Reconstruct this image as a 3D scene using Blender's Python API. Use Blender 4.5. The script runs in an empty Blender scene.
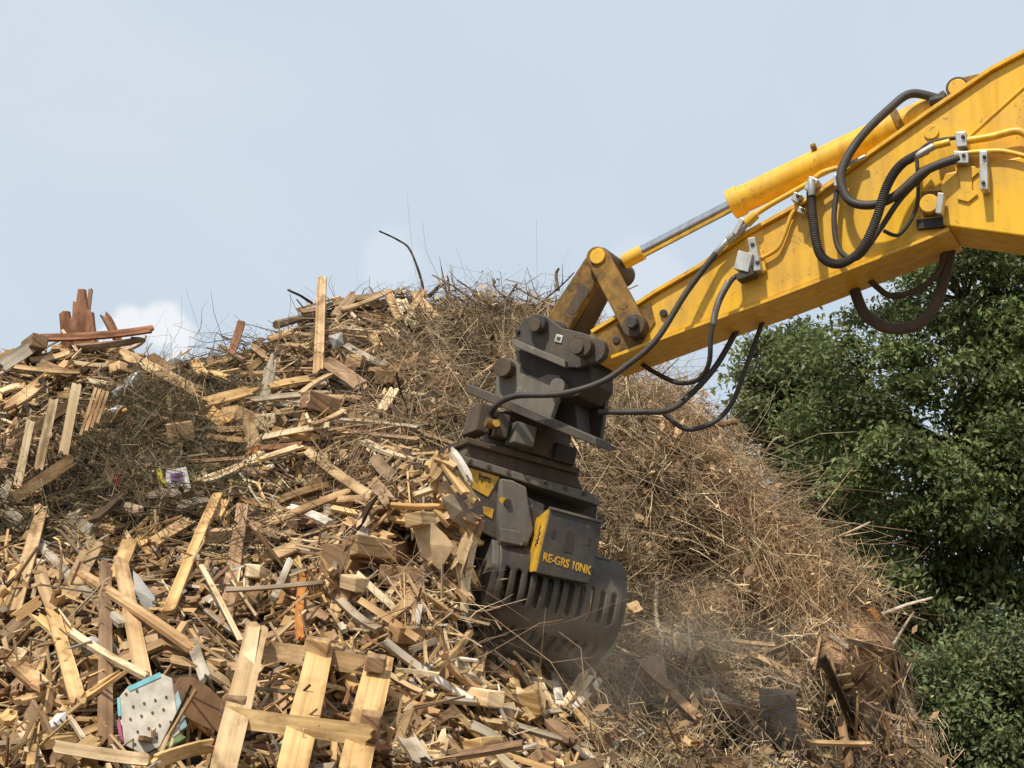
import bpy, bmesh, math, random
import numpy as np
from mathutils import Vector, Matrix

random.seed(7); rng = np.random.default_rng(11)
scene = bpy.context.scene
COL = scene.collection
R = math.radians

# ------------------------------------------------------------------ camera
FPX = 1479.0; PITCH = R(12.0); CZ = 1.6
cam_d = bpy.data.cameras.new('camera'); cam = bpy.data.objects.new('camera', cam_d); COL.objects.link(cam)
cam.location = (0, 0, CZ); cam.rotation_euler = (R(90) + PITCH, 0, 0)
cam_d.sensor_width = 36; cam_d.lens = FPX * 36 / 1024; cam_d.clip_end = 4000
scene.camera = cam
cp, sp = math.cos(PITCH), math.sin(PITCH)

def ray(px, py):
    a = (px - 512) / FPX; b = (384 - py) / FPX
    return Vector((a, cp - b * sp, sp + b * cp))
def P(px, py, d):
    r = ray(px, py); k = d / r.y
    return Vector((r.x * k, d, CZ + r.z * k))
def Pn(px, py, d):
    a = (px - 512) / FPX; b = (384 - py) / FPX
    ry = cp - b * sp; k = d / ry
    return np.stack([a * k, d + 0 * a, CZ + (sp + b * cp) * k], -1)
def project(p):
    x, y, z = p[0], p[1], p[2] - CZ
    dep = y * cp + z * sp; up = -y * sp + z * cp
    return 512 + FPX * x / dep, 384 - FPX * up / dep

class Plane:
    """a vertical plane in the world with its normal towards the camera side"""
    def __init__(s, o, yaw):
        s.o = Vector(o); s.n = Vector((math.sin(yaw), -math.cos(yaw), 0)); s.u = Vector((math.cos(yaw), math.sin(yaw), 0))
    def pt(s, px, py, off=0.0):
        r = ray(px, py); c = Vector((0, 0, CZ))
        k = (s.o + s.n * off - c).dot(s.n) / r.dot(s.n)
        return c + r * k
    def mpp(s, px, py):
        return s.pt(px, py).y / FPX * 1.0

# ------------------------------------------------------------------ mesh builder
class MB:
    def __init__(s): s.v = []; s.f = []; s.uv = []; s.c = []
    def add(s, vs, fs, col=(1, 1, 1), uvs=None):
        b = len(s.v); s.v += [tuple(x) for x in vs]
        for i, f in enumerate(fs):
            s.f.append(tuple(b + k for k in f)); s.c.append(col)
            s.uv.append(uvs[i] if uvs else [(s.v[b + k][0] , s.v[b + k][2]) for k in f])
    def prism(s, front, back, col=(1, 1, 1)):
        n = len(front)
        fs = [tuple(range(n)), tuple(range(2 * n - 1, n - 1, -1))]
        for i in range(n):
            j = (i + 1) % n; fs.append((j, i, n + i, n + j))
        s.add(list(front) + list(back), fs, col)
    def tube(s, pts, r, seg=10, col=(1, 1, 1), cap=True):
        pts = [Vector(p) for p in pts]; n = len(pts); rs = r if isinstance(r, (list, tuple)) else [r] * n
        t0 = (pts[1] - pts[0]).normalized(); a = t0.orthogonal().normalized()
        vs = []; 
        for i, p in enumerate(pts):
            t = (pts[min(i + 1, n - 1)] - pts[max(i - 1, 0)])
            t = t.normalized() if t.length > 1e-9 else t0
            a = (a - t * a.dot(t)).normalized(); b = t.cross(a)
            for k in range(seg):
                th = 2 * math.pi * k / seg; vs.append(p + (a * math.cos(th) + b * math.sin(th)) * rs[i])
        fs = []
        for i in range(n - 1):
            for k in range(seg):
                k2 = (k + 1) % seg; fs.append((i * seg + k, i * seg + k2, (i + 1) * seg + k2, (i + 1) * seg + k))
        if cap: fs += [tuple(range(seg - 1, -1, -1)), tuple((n - 1) * seg + k for k in range(seg))]
        s.add(vs, fs, col)
    def box(s, c, ax, ay, az, col=(1, 1, 1)):
        c = Vector(c); q = [(-1,-1),(1,-1),(1,1),(-1,1)]
        s.prism([c + ax * i + ay * j + az for i, j in q], [c + ax * i + ay * j - az for i, j in q], col)
    def build(s, name, mat, parent=None, smooth=False, bevel=0, solid=0):
        me = bpy.data.meshes.new(name); me.from_pydata(s.v, [], s.f)
        fl = np.array([x for u in s.uv for w in u for x in w], dtype=np.float32)
        uvl = me.uv_layers.new(name='UVMap', do_init=False); me.uv_layers['UVMap'].data.foreach_set('uv', fl)
        cl = np.array([x for f, c in zip(s.f, s.c) for _ in f for x in (*c, 1.0)], dtype=np.float32)
        ca = me.color_attributes.new('tint', 'FLOAT_COLOR', 'CORNER'); me.color_attributes['tint'].data.foreach_set('color', cl)
        me.materials.append(mat)
        bm = bmesh.new(); bm.from_mesh(me); bmesh.ops.recalc_face_normals(bm, faces=bm.faces); bm.to_mesh(me); bm.free()
        if smooth:
            me.polygons.foreach_set('use_smooth', [True] * len(me.polygons))
            try: me.set_sharp_from_angle(angle=R(40))
            except Exception: pass
        o = bpy.data.objects.new(name, me); COL.objects.link(o)
        if parent is not None: o.parent = parent; o.matrix_parent_inverse = parent.matrix_world.inverted() if False else Matrix.Translation(-parent.location)
        if solid:
            m = o.modifiers.new('thick', 'SOLIDIFY'); m.thickness = solid; m.offset = 0
        if bevel:
            m = o.modifiers.new('edge', 'BEVEL'); m.width = bevel; m.segments = 2; m.limit_method = 'ANGLE'; m.angle_limit = R(35)
        return o

def spline(pts, n=6):
    pts = [Vector(p) for p in pts]; out = []
    for i in range(len(pts) - 1):
        p0 = pts[max(i - 1, 0)]; p1 = pts[i]; p2 = pts[i + 1]; p3 = pts[min(i + 2, len(pts) - 1)]
        for k in range(n):
            t = k / n
            out.append(0.5 * ((2 * p1) + (p2 - p0) * t + (2 * p0 - 5 * p1 + 4 * p2 - p3) * t * t + (3 * p1 - p0 - 3 * p2 + p3) * t ** 3))
    out.append(pts[-1]); return out

def npmesh(name, V, F, tint, mat, smooth=False, uv=None):
    """mass mesh from arrays: V (n,3), F (m,k), tint per face (m,3)"""
    me = bpy.data.meshes.new(name); m, k = F.shape
    me.vertices.add(len(V)); me.vertices.foreach_set('co', V.astype(np.float32).ravel())
    me.loops.add(m * k); me.loops.foreach_set('vertex_index', F.astype(np.int32).ravel())
    me.polygons.add(m); me.polygons.foreach_set('loop_start', (np.arange(m) * k).astype(np.int32))
    me.update(calc_edges=True)
    ca = me.color_attributes.new('tint', 'FLOAT_COLOR', 'CORNER')
    c = np.repeat(np.concatenate([tint, np.ones((m, 1))], 1), k, axis=0).astype(np.float32)
    ca.data.foreach_set('color', c.ravel())
    if uv is not None:
        ul = me.uv_layers.new(name='UVMap'); ul.data.foreach_set('uv', uv.astype(np.float32).ravel())
    me.polygons.foreach_set('use_smooth', np.full(m, bool(smooth)))
    me.materials.append(mat)
    o = bpy.data.objects.new(name, me); COL.objects.link(o); return o

# ------------------------------------------------------------------ tags and labels
def tag(o, label=None, cat=None, group=None, kind=None):
    if label: o['label'] = label
    if cat: o['category'] = cat
    if group: o['group'] = group
    if kind: o['kind'] = kind
    return o
def empty(name, loc, label, cat, group=None):
    o = bpy.data.objects.new(name, None); o.location = loc; o.empty_display_size = .2; COL.objects.link(o)
    return tag(o, label, cat, group)
AUTO = []     # (object, description, noun, pixel x, pixel y, category, group)

# ------------------------------------------------------------------ materials
def newmat(name):
    m = bpy.data.materials.new(name); m.use_nodes = True; nt = m.node_tree
    return m, nt, nt.nodes, nt.links, nt.nodes['Principled BSDF']
def N(nt, t, **kw):
    n = nt.nodes.new(t)
    for k, v in kw.items():
        if k in n.inputs.keys() if hasattr(n.inputs, 'keys') else False: n.inputs[k].default_value = v
        else: setattr(n, k, v)
    return n
def ramp(nt, stops):
    r = nt.nodes.new('ShaderNodeValToRGB'); e = r.color_ramp.elements
    while len(e) < len(stops): e.new(0.5)
    for x, (p, c) in zip(e, stops): x.position = p; x.color = (*c, 1) if len(c) == 3 else c
    return r
def mix(nt, blend='MIX', fac=0.5):
    n = nt.nodes.new('ShaderNodeMix'); n.data_type = 'RGBA'; n.blend_type = blend; n.inputs[0].default_value = fac
    return n   # inputs 0 fac, 6 A, 7 B ; output 2

def wood_mat():
    m, nt, nd, lk, b = newmat('weathered_wood')
    at = N(nt, 'ShaderNodeAttribute', attribute_name='tint')
    uv = N(nt, 'ShaderNodeUVMap'); mp = N(nt, 'ShaderNodeMapping'); mp.inputs['Scale'].default_value = (.10, 15, 1); mp.inputs['Location'].default_value = (.37, .21, .437); mp.inputs['Rotation'].default_value = (0, 0, .012); lk.new(uv.outputs[0], mp.inputs[0])
    n1 = N(nt, 'ShaderNodeTexNoise'); n1.inputs['Scale'].default_value = 2.2; n1.inputs['Detail'].default_value = 2.5; n1.inputs['Lacunarity'].default_value = 2.31; n1.inputs['Distortion'].default_value = 0; lk.new(mp.outputs[0], n1.inputs['Vector'])
    r1 = ramp(nt, [(.28, (.62, .54, .46)), (.5, (.96, .95, .93)), (.72, (1.2, 1.2, 1.2))]); lk.new(n1.outputs[0], r1.inputs[0])
    mu = mix(nt, 'MULTIPLY', 1); lk.new(at.outputs[0], mu.inputs[6]); lk.new(r1.outputs[0], mu.inputs[7])
    mp2 = N(nt, 'ShaderNodeMapping'); mp2.inputs['Scale'].default_value = (2.3, 5.3, 1); mp2.inputs['Location'].default_value = (.17, .61, .383); mp2.inputs['Rotation'].default_value = (.3, .2, .35); lk.new(uv.outputs[0], mp2.inputs[0])
    n2 = N(nt, 'ShaderNodeTexNoise'); n2.inputs['Scale'].default_value = 1.3; n2.inputs['Detail'].default_value = 8; n2.inputs['Roughness'].default_value = .62; n2.inputs['Lacunarity'].default_value = 2.37; lk.new(mp2.outputs[0], n2.inputs['Vector'])
    r2 = ramp(nt, [(.36, (.42, .35, .29)), (.5, (.95, .94, .92)), (.75, (1.15, 1.13, 1.1))]); lk.new(n2.outputs[0], r2.inputs[0])
    mu2 = mix(nt, 'MULTIPLY', .85); lk.new(mu.outputs[2], mu2.inputs[6]); lk.new(r2.outputs[0], mu2.inputs[7])
    mp3 = N(nt, 'ShaderNodeMapping'); mp3.inputs['Scale'].default_value = (1.5, 4.2, 1); mp3.inputs['Location'].default_value = (.4, .7, .29); lk.new(uv.outputs[0], mp3.inputs[0])
    vo = N(nt, 'ShaderNodeTexVoronoi'); vo.inputs['Scale'].default_value = 2.1; lk.new(mp3.outputs[0], vo.inputs['Vector'])
    r3 = ramp(nt, [(.03, (.34, .24, .16)), (.07, (.85, .8, .75)), (.14, (1, 1, 1))]); lk.new(vo.outputs['Distance'], r3.inputs[0])
    mu3 = mix(nt, 'MULTIPLY', .8); lk.new(mu2.outputs[2], mu3.inputs[6]); lk.new(r3.outputs[0], mu3.inputs[7])
    ge = N(nt, 'ShaderNodeNewGeometry'); n4 = N(nt, 'ShaderNodeTexNoise'); n4.inputs['Scale'].default_value = 2.3; n4.inputs['Detail'].default_value = 4; lk.new(ge.outputs['Position'], n4.inputs['Vector'])
    r4 = ramp(nt, [(.33, (.70, .63, .55)), (.55, (1.02, 1, .97))]); lk.new(n4.outputs[0], r4.inputs[0])
    mu4 = mix(nt, 'MULTIPLY', 1); lk.new(mu3.outputs[2], mu4.inputs[6]); lk.new(r4.outputs[0], mu4.inputs[7])
    lk.new(mu4.outputs[2], b.inputs['Base Color']); b.inputs['Roughness'].default_value = .85
    b.inputs['Specular IOR Level'].default_value = .25
    bp = N(nt, 'ShaderNodeBump'); bp.inputs['Strength'].default_value = .5; bp.inputs['Distance'].default_value = .004; lk.new(n1.outputs[0], bp.inputs['Height']); lk.new(bp.outputs[0], b.inputs['Normal'])
    return m
def tint_mat(name, rough=.9, var=.35, scale=25, transl=0):
    m, nt, nd, lk, b = newmat(name)
    at = N(nt, 'ShaderNodeAttribute', attribute_name='tint'); tc = N(nt, 'ShaderNodeTexCoord')
    n1 = N(nt, 'ShaderNodeTexNoise'); n1.inputs['Scale'].default_value = scale; n1.inputs['Detail'].default_value = 4; lk.new(tc.outputs['Object'], n1.inputs['Vector'])
    r1 = ramp(nt, [(.3, (1 - var,) * 3), (.7, (1 + var * .6,) * 3)]); lk.new(n1.outputs[0], r1.inputs[0])
    mu = mix(nt, 'MULTIPLY', 1); lk.new(at.outputs[0], mu.inputs[6]); lk.new(r1.outputs[0], mu.inputs[7])
    lk.new(mu.outputs[2], b.inputs['Base Color']); b.inputs['Roughness'].default_value = rough; b.inputs['Specular IOR Level'].default_value = .3
    if transl:
        tr = N(nt, 'ShaderNodeBsdfTranslucent'); lk.new(mu.outputs[2], tr.inputs[0]); ms = N(nt, 'ShaderNodeMixShader'); ms.inputs[0].default_value = transl
        lk.new(b.outputs[0], ms.inputs[1]); lk.new(tr.outputs[0], ms.inputs[2]); lk.new(ms.outputs[0], nd['Material Output'].inputs[0])
    return m
def metal_paint(name, base, dirt, amount=.45, rough=.45, metallic=0.0, scale=3.0, spec=.5, scratch=None):
    m, nt, nd, lk, b = newmat(name); tc = N(nt, 'ShaderNodeTexCoord')
    n1 = N(nt, 'ShaderNodeTexNoise'); n1.inputs['Scale'].default_value = scale; n1.inputs['Detail'].default_value = 9; n1.inputs['Roughness'].default_value = .68; lk.new(tc.outputs['Object'], n1.inputs['Vector'])
    r1 = ramp(nt, [(max(0, .62 - amount * .45), (0, 0, 0)), (.95 - amount * .35, (1, 1, 1))]); lk.new(n1.outputs[0], r1.inputs[0])
    mx = mix(nt); lk.new(r1.outputs[0], mx.inputs[0]); mx.inputs[6].default_value = (*base, 1); mx.inputs[7].default_value = (*dirt, 1)
    # long streaks
    mp = N(nt, 'ShaderNodeMapping'); mp.inputs['Scale'].default_value = (14, 14, 1.6); lk.new(tc.outputs['Object'], mp.inputs[0])
    n2 = N(nt, 'ShaderNodeTexNoise'); n2.inputs['Scale'].default_value = 1.5; n2.inputs['Detail'].default_value = 6; lk.new(mp.outputs[0], n2.inputs['Vector'])
    r2 = ramp(nt, [(.35, (.74, .68, .6)), (.6, (1.05, 1.05, 1.05))]); lk.new(n2.outputs[0], r2.inputs[0])
    mu = mix(nt, 'MULTIPLY', .55); lk.new(mx.outputs[2], mu.inputs[6]); lk.new(r2.outputs[0], mu.inputs[7]); out = mu.outputs[2]
    if scratch:
        n3 = N(nt, 'ShaderNodeTexNoise'); n3.inputs['Scale'].default_value = 17; n3.inputs['Detail'].default_value = 6; n3.inputs['Distortion'].default_value = 2; lk.new(tc.outputs['Object'], n3.inputs['Vector'])
        r3 = ramp(nt, [(.64, (0, 0, 0)), (.72, (1, 1, 1))]); lk.new(n3.outputs[0], r3.inputs[0])
        m3 = mix(nt); lk.new(r3.outputs[0], m3.inputs[0]); lk.new(out, m3.inputs[6]); m3.inputs[7].default_value = (*scratch, 1); out = m3.outputs[2]
    lk.new(out, b.inputs['Base Color']); b.inputs['Metallic'].default_value = metallic; b.inputs['Specular IOR Level'].default_value = spec
    rr = N(nt, 'ShaderNodeMapRange'); rr.inputs[3].default_value = rough; rr.inputs[4].default_value = min(1, rough + .35); lk.new(r1.outputs[0], rr.inputs[0]); lk.new(rr.outputs[0], b.inputs['Roughness'])
    bp = N(nt, 'ShaderNodeBump'); bp.inputs['Strength'].default_value = .15; bp.inputs['Distance'].default_value = .01; lk.new(n1.outputs[0], bp.inputs['Height']); lk.new(bp.outputs[0], b.inputs['Normal'])
    return m

M = dict(
    wood=wood_mat(),
    twig=tint_mat('dry_twig', .9, .4, 9),
    bark=tint_mat('bark', .95, .45, 14),
    leaf=tint_mat('leaf', .46, .25, 1.2, .32),
    board=tint_mat('pressed_board', .9, .3, 16),
    plastic=tint_mat('soft_plastic', .35, .15, 12, .15),
    yellow=metal_paint('yellow_paint', (.83, .475, .026), (.52, .31, .07), .42, .34, scale=2.6, scratch=(.40, .22, .05)),
    yellow_worn=metal_paint('worn_yellow_paint', (.50, .27, .03), (.05, .034, .022), .92, .55, scale=7),
    steel=metal_paint('dark_steel', (.055, .053, .052), (.15, .115, .08), .58, .5, .35, scale=5, scratch=(.17, .155, .14)),
    steel_black=metal_paint('blackened_steel', (.022, .021, .02), (.085, .062, .042), .6, .5, .2, scale=6, scratch=(.07, .06, .05)),
    steel_grey=metal_paint('dusty_grey_steel', (.13, .125, .115), (.24, .2, .15), .6, .6, .25, scale=7, scratch=(.3, .28, .25)),
    steel_brown=metal_paint('dusty_brown_steel', (.055, .043, .03), (.14, .10, .065), .65, .6, .2, scale=6, scratch=(.16, .12, .085)),
    green_steel=metal_paint('green_grey_steel', (.105, .115, .06), (.16, .13, .08), .5, .65, .1, scale=5),
    chrome=metal_paint('chrome_rod', (.62, .62, .64), (.30, .24, .18), .3, .16, 1.0, scale=4),
    zinc=metal_paint('zinc_fitting', (.56, .56, .54), (.25, .21, .16), .5, .35, .75, scale=14),
    palegrey=metal_paint('pale_grey_paint', (.50, .54, .54), (.3, .25, .18), .4, .5, scale=9),
    rubber=metal_paint('black_rubber_hose', (.028, .026, .027), (.085, .066, .05), .55, .5, scale=5),
    rubber_brown=metal_paint('muddy_rubber_hose', (.050, .036, .026), (.12, .085, .055), .6, .7, scale=5),
    decal=metal_paint('yellow_decal', (.78, .44, .014), (.22, .14, .06), .6, .5, scale=16, scratch=(.07, .05, .035)),
    ink=metal_paint('black_ink', (.03, .022, .012), (.05, .04, .02), .3, .6, scale=12),
)
def soil_mat():
    m, nt, nd, lk, b = newmat('mound_soil'); tc = N(nt, 'ShaderNodeTexCoord'); at = N(nt, 'ShaderNodeAttribute', attribute_name='tint')
    n1 = N(nt, 'ShaderNodeTexNoise'); n1.inputs['Scale'].default_value = 7; n1.inputs['Detail'].default_value = 12; n1.inputs['Roughness'].default_value = .72; lk.new(tc.outputs['Object'], n1.inputs['Vector'])
    r = ramp(nt, [(.3, (.3, .28, .26)), (.52, (1, 1, 1)), (.72, (1.7, 1.6, 1.45))]); lk.new(n1.outputs[0], r.inputs[0])
    mu = mix(nt, 'MULTIPLY', 1); lk.new(at.outputs[0], mu.inputs[6]); lk.new(r.outputs[0], mu.inputs[7]); lk.new(mu.outputs[2], b.inputs['Base Color'])
    b.inputs['Roughness'].default_value = 1; b.inputs['Specular IOR Level'].default_value = .1
    n2 = N(nt, 'ShaderNodeTexNoise'); n2.inputs['Scale'].default_value = 26; n2.inputs['Detail'].default_value = 8; lk.new(tc.outputs['Object'], n2.inputs['Vector'])
    bp = N(nt, 'ShaderNodeBump'); bp.inputs['Strength'].default_value = 1; bp.inputs['Distance'].default_value = .06; lk.new(n2.outputs[0], bp.inputs['Height']); lk.new(bp.outputs[0], b.inputs['Normal'])
    return m
M['soil'] = soil_mat()

# ------------------------------------------------------------------ world, sun
SUN_DIR = Vector((-.27, -.46, .85)).normalized()          # towards the sun
def make_world():
    w = bpy.data.worlds.new('World'); scene.world = w; w.use_nodes = True; nt = w.node_tree; lk = nt.links
    bg = nt.nodes['Background']; bg.inputs[1].default_value = .1
    sk = nt.nodes.new('ShaderNodeTexSky'); sk.sky_type = 'NISHITA'; sk.sun_disc = False
    sk.sun_elevation = math.asin(SUN_DIR.z); sk.sun_rotation = math.atan2(SUN_DIR.x, SUN_DIR.y); sk.dust_density = 3; sk.air_density = 1.2
    tc = nt.nodes.new('ShaderNodeTexCoord')
    # thin haze over the whole sky, slightly thicker in soft patches
    n1 = nt.nodes.new('ShaderNodeTexNoise'); n1.inputs['Scale'].default_value = 2.3; n1.inputs['Detail'].default_value = 5; n1.inputs['Distortion'].default_value = .4; lk.new(tc.outputs['Generated'], n1.inputs['Vector'])
    hz = ramp(nt, [(.3, (6.0, 7.1, 8.35)), (.7, (7.3, 8.0, 8.8))]); lk.new(n1.outputs[0], hz.inputs[0])
    mx = mix(nt, 'MIX', .90); lk.new(sk.outputs[0], mx.inputs[6]); lk.new(hz.outputs[0], mx.inputs[7])
    # small bright cumulus heads low over the pile
    out = mx.outputs[2]
    n2 = nt.nodes.new('ShaderNodeTexNoise'); n2.inputs['Scale'].default_value = 34; n2.inputs['Detail'].default_value = 6; lk.new(tc.outputs['Generated'], n2.inputs['Vector'])
    for (px, py, rad, amt) in ((130, 322, .017, 1.), (158, 326, .021, 1.), (180, 340, .014, .95), (112, 340, .014, .9), (392, 258, .026, .28), (640, 300, .05, .3)):
        d = ray(px, py).normalized()
        vm = nt.nodes.new('ShaderNodeVectorMath'); vm.operation = 'DISTANCE'; lk.new(tc.outputs['Generated'], vm.inputs[0]); vm.inputs[1].default_value = d
        ma = nt.nodes.new('ShaderNodeMath'); ma.operation = 'MULTIPLY_ADD'; lk.new(n2.outputs[0], ma.inputs[0]); ma.inputs[1].default_value = .026; lk.new(vm.outputs['Value'], ma.inputs[2])
        mr = nt.nodes.new('ShaderNodeMapRange'); mr.interpolation_type = 'SMOOTHSTEP'; lk.new(ma.outputs[0], mr.inputs[0])
        mr.inputs[1].default_value = rad + .013; mr.inputs[2].default_value = rad * .72 + .008; mr.inputs[3].default_value = 0; mr.inputs[4].default_value = amt * .92
        m2 = mix(nt); lk.new(mr.outputs[0], m2.inputs[0]); lk.new(out, m2.inputs[6]); m2.inputs[7].default_value = (9.0, 9.2, 9.5, 1); out = m2.outputs[2]
    lk.new(out, bg.inputs[0])
    ld = bpy.data.lights.new('sun', 'SUN'); ld.energy = 4.5; ld.angle = R(2); ld.color = (1, .92, .79)
    lo = bpy.data.objects.new('sun', ld); COL.objects.link(lo); lo.rotation_euler = SUN_DIR.to_track_quat('Z', 'Y').to_euler(); lo.location = SUN_DIR * 40
make_world()
scene.cycles.volume_bounces = 4; scene.cycles.max_bounces = 10
scene.view_settings.view_transform = 'Standard'; scene.view_settings.look = 'None'; scene.view_settings.exposure = 0

# ------------------------------------------------------------------ mound: depth of its front slope seen along each bearing
DC = np.array([-900, -150, 0, 150, 300, 400, 440, 480, 520, 560, 650, 750, 850, 950, 1050, 1300.])
DR = np.array([1250, 900, 768, 700, 650, 600, 550, 500, 400, 300, 200.])
DT = np.array([
 [3.4, 5.0, 6.0, 6.6, 7.1, 7.6, 8.3, 9.0, 10.6, 12.2, 14],
 [3.4, 5.0, 6.0, 6.6, 7.1, 7.6, 8.3, 9.0, 10.6, 12.2, 14],
 [3.4, 5.0, 6.0, 6.6, 7.1, 7.6, 8.3, 9.0, 10.6, 12.2, 14],
 [3.4, 5.0, 6.0, 6.6, 7.1, 7.7, 8.4, 9.2, 10.8, 12.5, 14.3],
 [3.4, 5.0, 6.0, 6.6, 7.1, 7.7, 8.3, 9.2, 11.0, 12.9, 14.8],
 [3.5, 5.1, 6.1, 6.7, 7.1, 7.5, 7.8, 8.2, 10.8, 13.2, 15.0],
 [3.6, 5.2, 6.2, 6.9, 7.3, 7.55, 7.7, 7.85, 10.9, 13.3, 15.2],
 [3.7, 5.4, 6.5, 7.3, 8.3, 9.1, 9.2, 9.8, 11.6, 13.4, 15.3],
 [3.8, 5.5, 6.7, 7.9, 9.0, 9.7, 10.1, 10.5, 11.8, 13.5, 15.4],
 [4.0, 5.7, 7.0, 8.5, 9.5, 10.0, 10.4, 10.8, 12.0, 13.6, 15.4],
 [4.4, 6.4, 8.0, 9.3, 9.9, 10.3, 10.6, 11.1, 12.2, 13.8, 15.5],
 [5.2, 7.3, 9.0, 9.8, 10.25, 10.65, 11.1, 11.6, 12.7, 14.2, 15.8],
 [6.0, 8.4, 10.0, 10.6, 10.9, 11.2, 11.6, 12.1, 13.1, 14.5, 16.],
 [7.0, 10., 11.6, 12.0, 12.3, 12.6, 12.9, 13.2, 14, 15, 16.5],
 [8.5, 12., 13.2, 13.5, 13.7, 14, 14.2, 14.5, 15, 16, 17],
 [10, 13., 14, 14.5, 14.7, 15, 15.2, 15.5, 16, 17, 18]])
def relief(px, py):
    x = np.asarray(px, float); y = np.asarray(py, float); k = 0
    for fx, fy, ph, am in ((.050,.021,0,.10),(.023,.061,1.3,.10),(-.041,.052,2.1,.09),(.083,.05,4,.055),(-.10,.064,.6,.05),(.06,-.13,3.3,.045),(.16,.09,5,.03),(-.13,.17,2.6,.03)):
        k = k + am * np.sin(fx * x + fy * y + ph + .9 * np.sin(.017 * y - .021 * x + ph))
    t = y - SKY(x); rm = np.clip((x - 600) / 60, 0, 1) * np.clip((930 - x) / 60, 0, 1)
    k = k * (1 + .5 * rm) - rm * .36 * np.cos((t - 62 + 14 * np.sin(x / 23)) / 100 * np.pi) * np.clip((420 - t) / 120, 0, 1)
    e = np.exp(-(((x - 866) / 44) ** 2 + ((y - 662) / 46) ** 2) ** 2) * .13 + np.exp(-(((x - 735) / 36) ** 2 + ((y - 602) / 34) ** 2) ** 2) * .10
    return -e + k * np.interp(y, [250, 500, 760], [1.15, 1, .75]) * np.clip((y - SKY(x)) / 40, .15, 1)
def D(px, py): return D0(px, py) + relief(px, py)
def D0(px, py):
    px = np.clip(np.asarray(px, float), DC[0], DC[-1]); py = np.clip(np.asarray(py, float), DR[-1], DR[0])
    i = np.clip(np.searchsorted(DC, px) - 1, 0, len(DC) - 2); rr = DR[::-1]; j = np.clip(np.searchsorted(rr, py) - 1, 0, len(rr) - 2)
    T = DT[:, ::-1]; a = (px - DC[i]) / (DC[i + 1] - DC[i]); b = (py - rr[j]) / (rr[j + 1] - rr[j])
    a = a * a * (3 - 2 * a)
    return (T[i, j] * (1 - a) + T[i + 1, j] * a) * (1 - b) + (T[i, j + 1] * (1 - a) + T[i + 1, j + 1] * a) * b
SKX = [-900, -150, 0, 40, 62, 100, 130, 160, 195, 235, 262, 285, 320, 365, 400, 430, 460, 505, 550, 590, 640, 690, 725, 740, 770, 800, 850, 895, 908, 905, 925, 945, 985, 1060, 1300]
SKY_ = [420, 372, 356, 348, 340, 338, 348, 356, 352, 346, 340, 328, 304, 296, 288, 296, 300, 298, 296, 320, 385, 408, 424, 462, 498, 528, 585, 618, 640, 680, 735, 768, 800, 900, 1100]
_o = np.argsort(SKX); SKX = np.array(SKX, float)[_o]; SKY_ = np.array(SKY_, float)[_o]
def SKY(px): return np.interp(px, SKX, SKY_)
def S(px, py):
    return Pn(np.asarray(px, float), np.asarray(py, float), D(px, py))
def frame(px, py):
    """surface point, unit tangents (image right, up-slope) and outward normal"""
    p = S(px, py); a = S(px + 6, py) - S(px - 6, py); b = S(px, py - 6) - S(px, py + 6)
    a /= np.linalg.norm(a, axis=-1, keepdims=True); n = np.cross(a, b); n /= np.linalg.norm(n, axis=-1, keepdims=True)
    b = np.cross(n, a); return p, a, b, n

def lumps(p, seed, freq, k=6):
    r = np.random.default_rng(seed); out = 0
    for i in range(k):
        w = r.normal(size=3) * freq * (1.6 ** (i * .6)); out = out + np.sin(p @ w + r.uniform(0, 7)) / (1 + i * .5)
    return out / 2.5

def build_mound():
    xs = np.concatenate([np.arange(-900, -150, 50), np.arange(-150, 1060, 7), np.arange(1060, 1301, 40)]).astype(float)
    nt_ = 70; rows = []
    for x in xs:
        yc = SKY(x) + 7; t = np.linspace(0, 1, nt_); py = 1250 + (yc - 1250) * (1 - (1 - t) ** 1.3)
        front = S(np.full(nt_, x), py); cr = front[-1]; dirv = np.array([cr[0], cr[1], 0]); dirv /= np.linalg.norm(dirv)
        back = [cr + dirv * dd + np.array([0, 0, -cr[2] * f]) for dd, f in ((.6, .03), (1.4, .1), (2.4, .25), (3.8, .55), (5.5, .9), (6.5, 1.05))]
        rows.append(np.concatenate([front, np.array(back)]))
    G = np.array(rows); n, m, _ = G.shape; V = G.reshape(-1, 3)
    jit = lumps(V, 3, 2.2)[:, None] * .07 + lumps(V, 4, 9)[:, None] * .045 + lumps(V, 5, 24)[:, None] * .02
    vd = V - np.array([0, 0, CZ]); vd /= np.linalg.norm(vd, axis=1, keepdims=True); V = V + vd * (jit + .05)
    idx = np.arange(n * m).reshape(n, m)
    F = np.stack([idx[:-1, :-1], idx[1:, :-1], idx[1:, 1:], idx[:-1, 1:]], -1).reshape(-1, 4)
    c = V[F].mean(1); px = np.array([project(q)[0] for q in c]); py = np.array([project(q)[1] for q in c])
    dark = np.array([.085, .058, .036]); tan = np.array([.25, .185, .125]); earth = np.array([.44, .27, .15])
    k = np.clip((px - 600) / 80, 0, 1)[:, None]; T = dark * (1 - k) + tan * .62 * k
    e = np.exp(-(((px - 862) / 48) ** 2 + ((py - 655) / 48) ** 2))[:, None] + .55 * np.exp(-(((px - 735) / 45) ** 2 + ((py - 600) / 45) ** 2))[:, None]
    e = np.clip(e * 1.3, 0, 1); T = T * (1 - e) + earth * e
    o = npmesh('mound', V, F, T, M['soil'], True); tag(o, kind='structure')
build_mound()

# ground sheet
def build_ground():
    mb = MB(); q = 900
    mb.add([(-q, -q, 0), (q, -q, 0), (q, q, 0), (-q, q, 0)], [(0, 1, 2, 3)], (.19, .145, .10)); tag(mb.build('ground', M['soil']), kind='structure')
build_ground()

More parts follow.
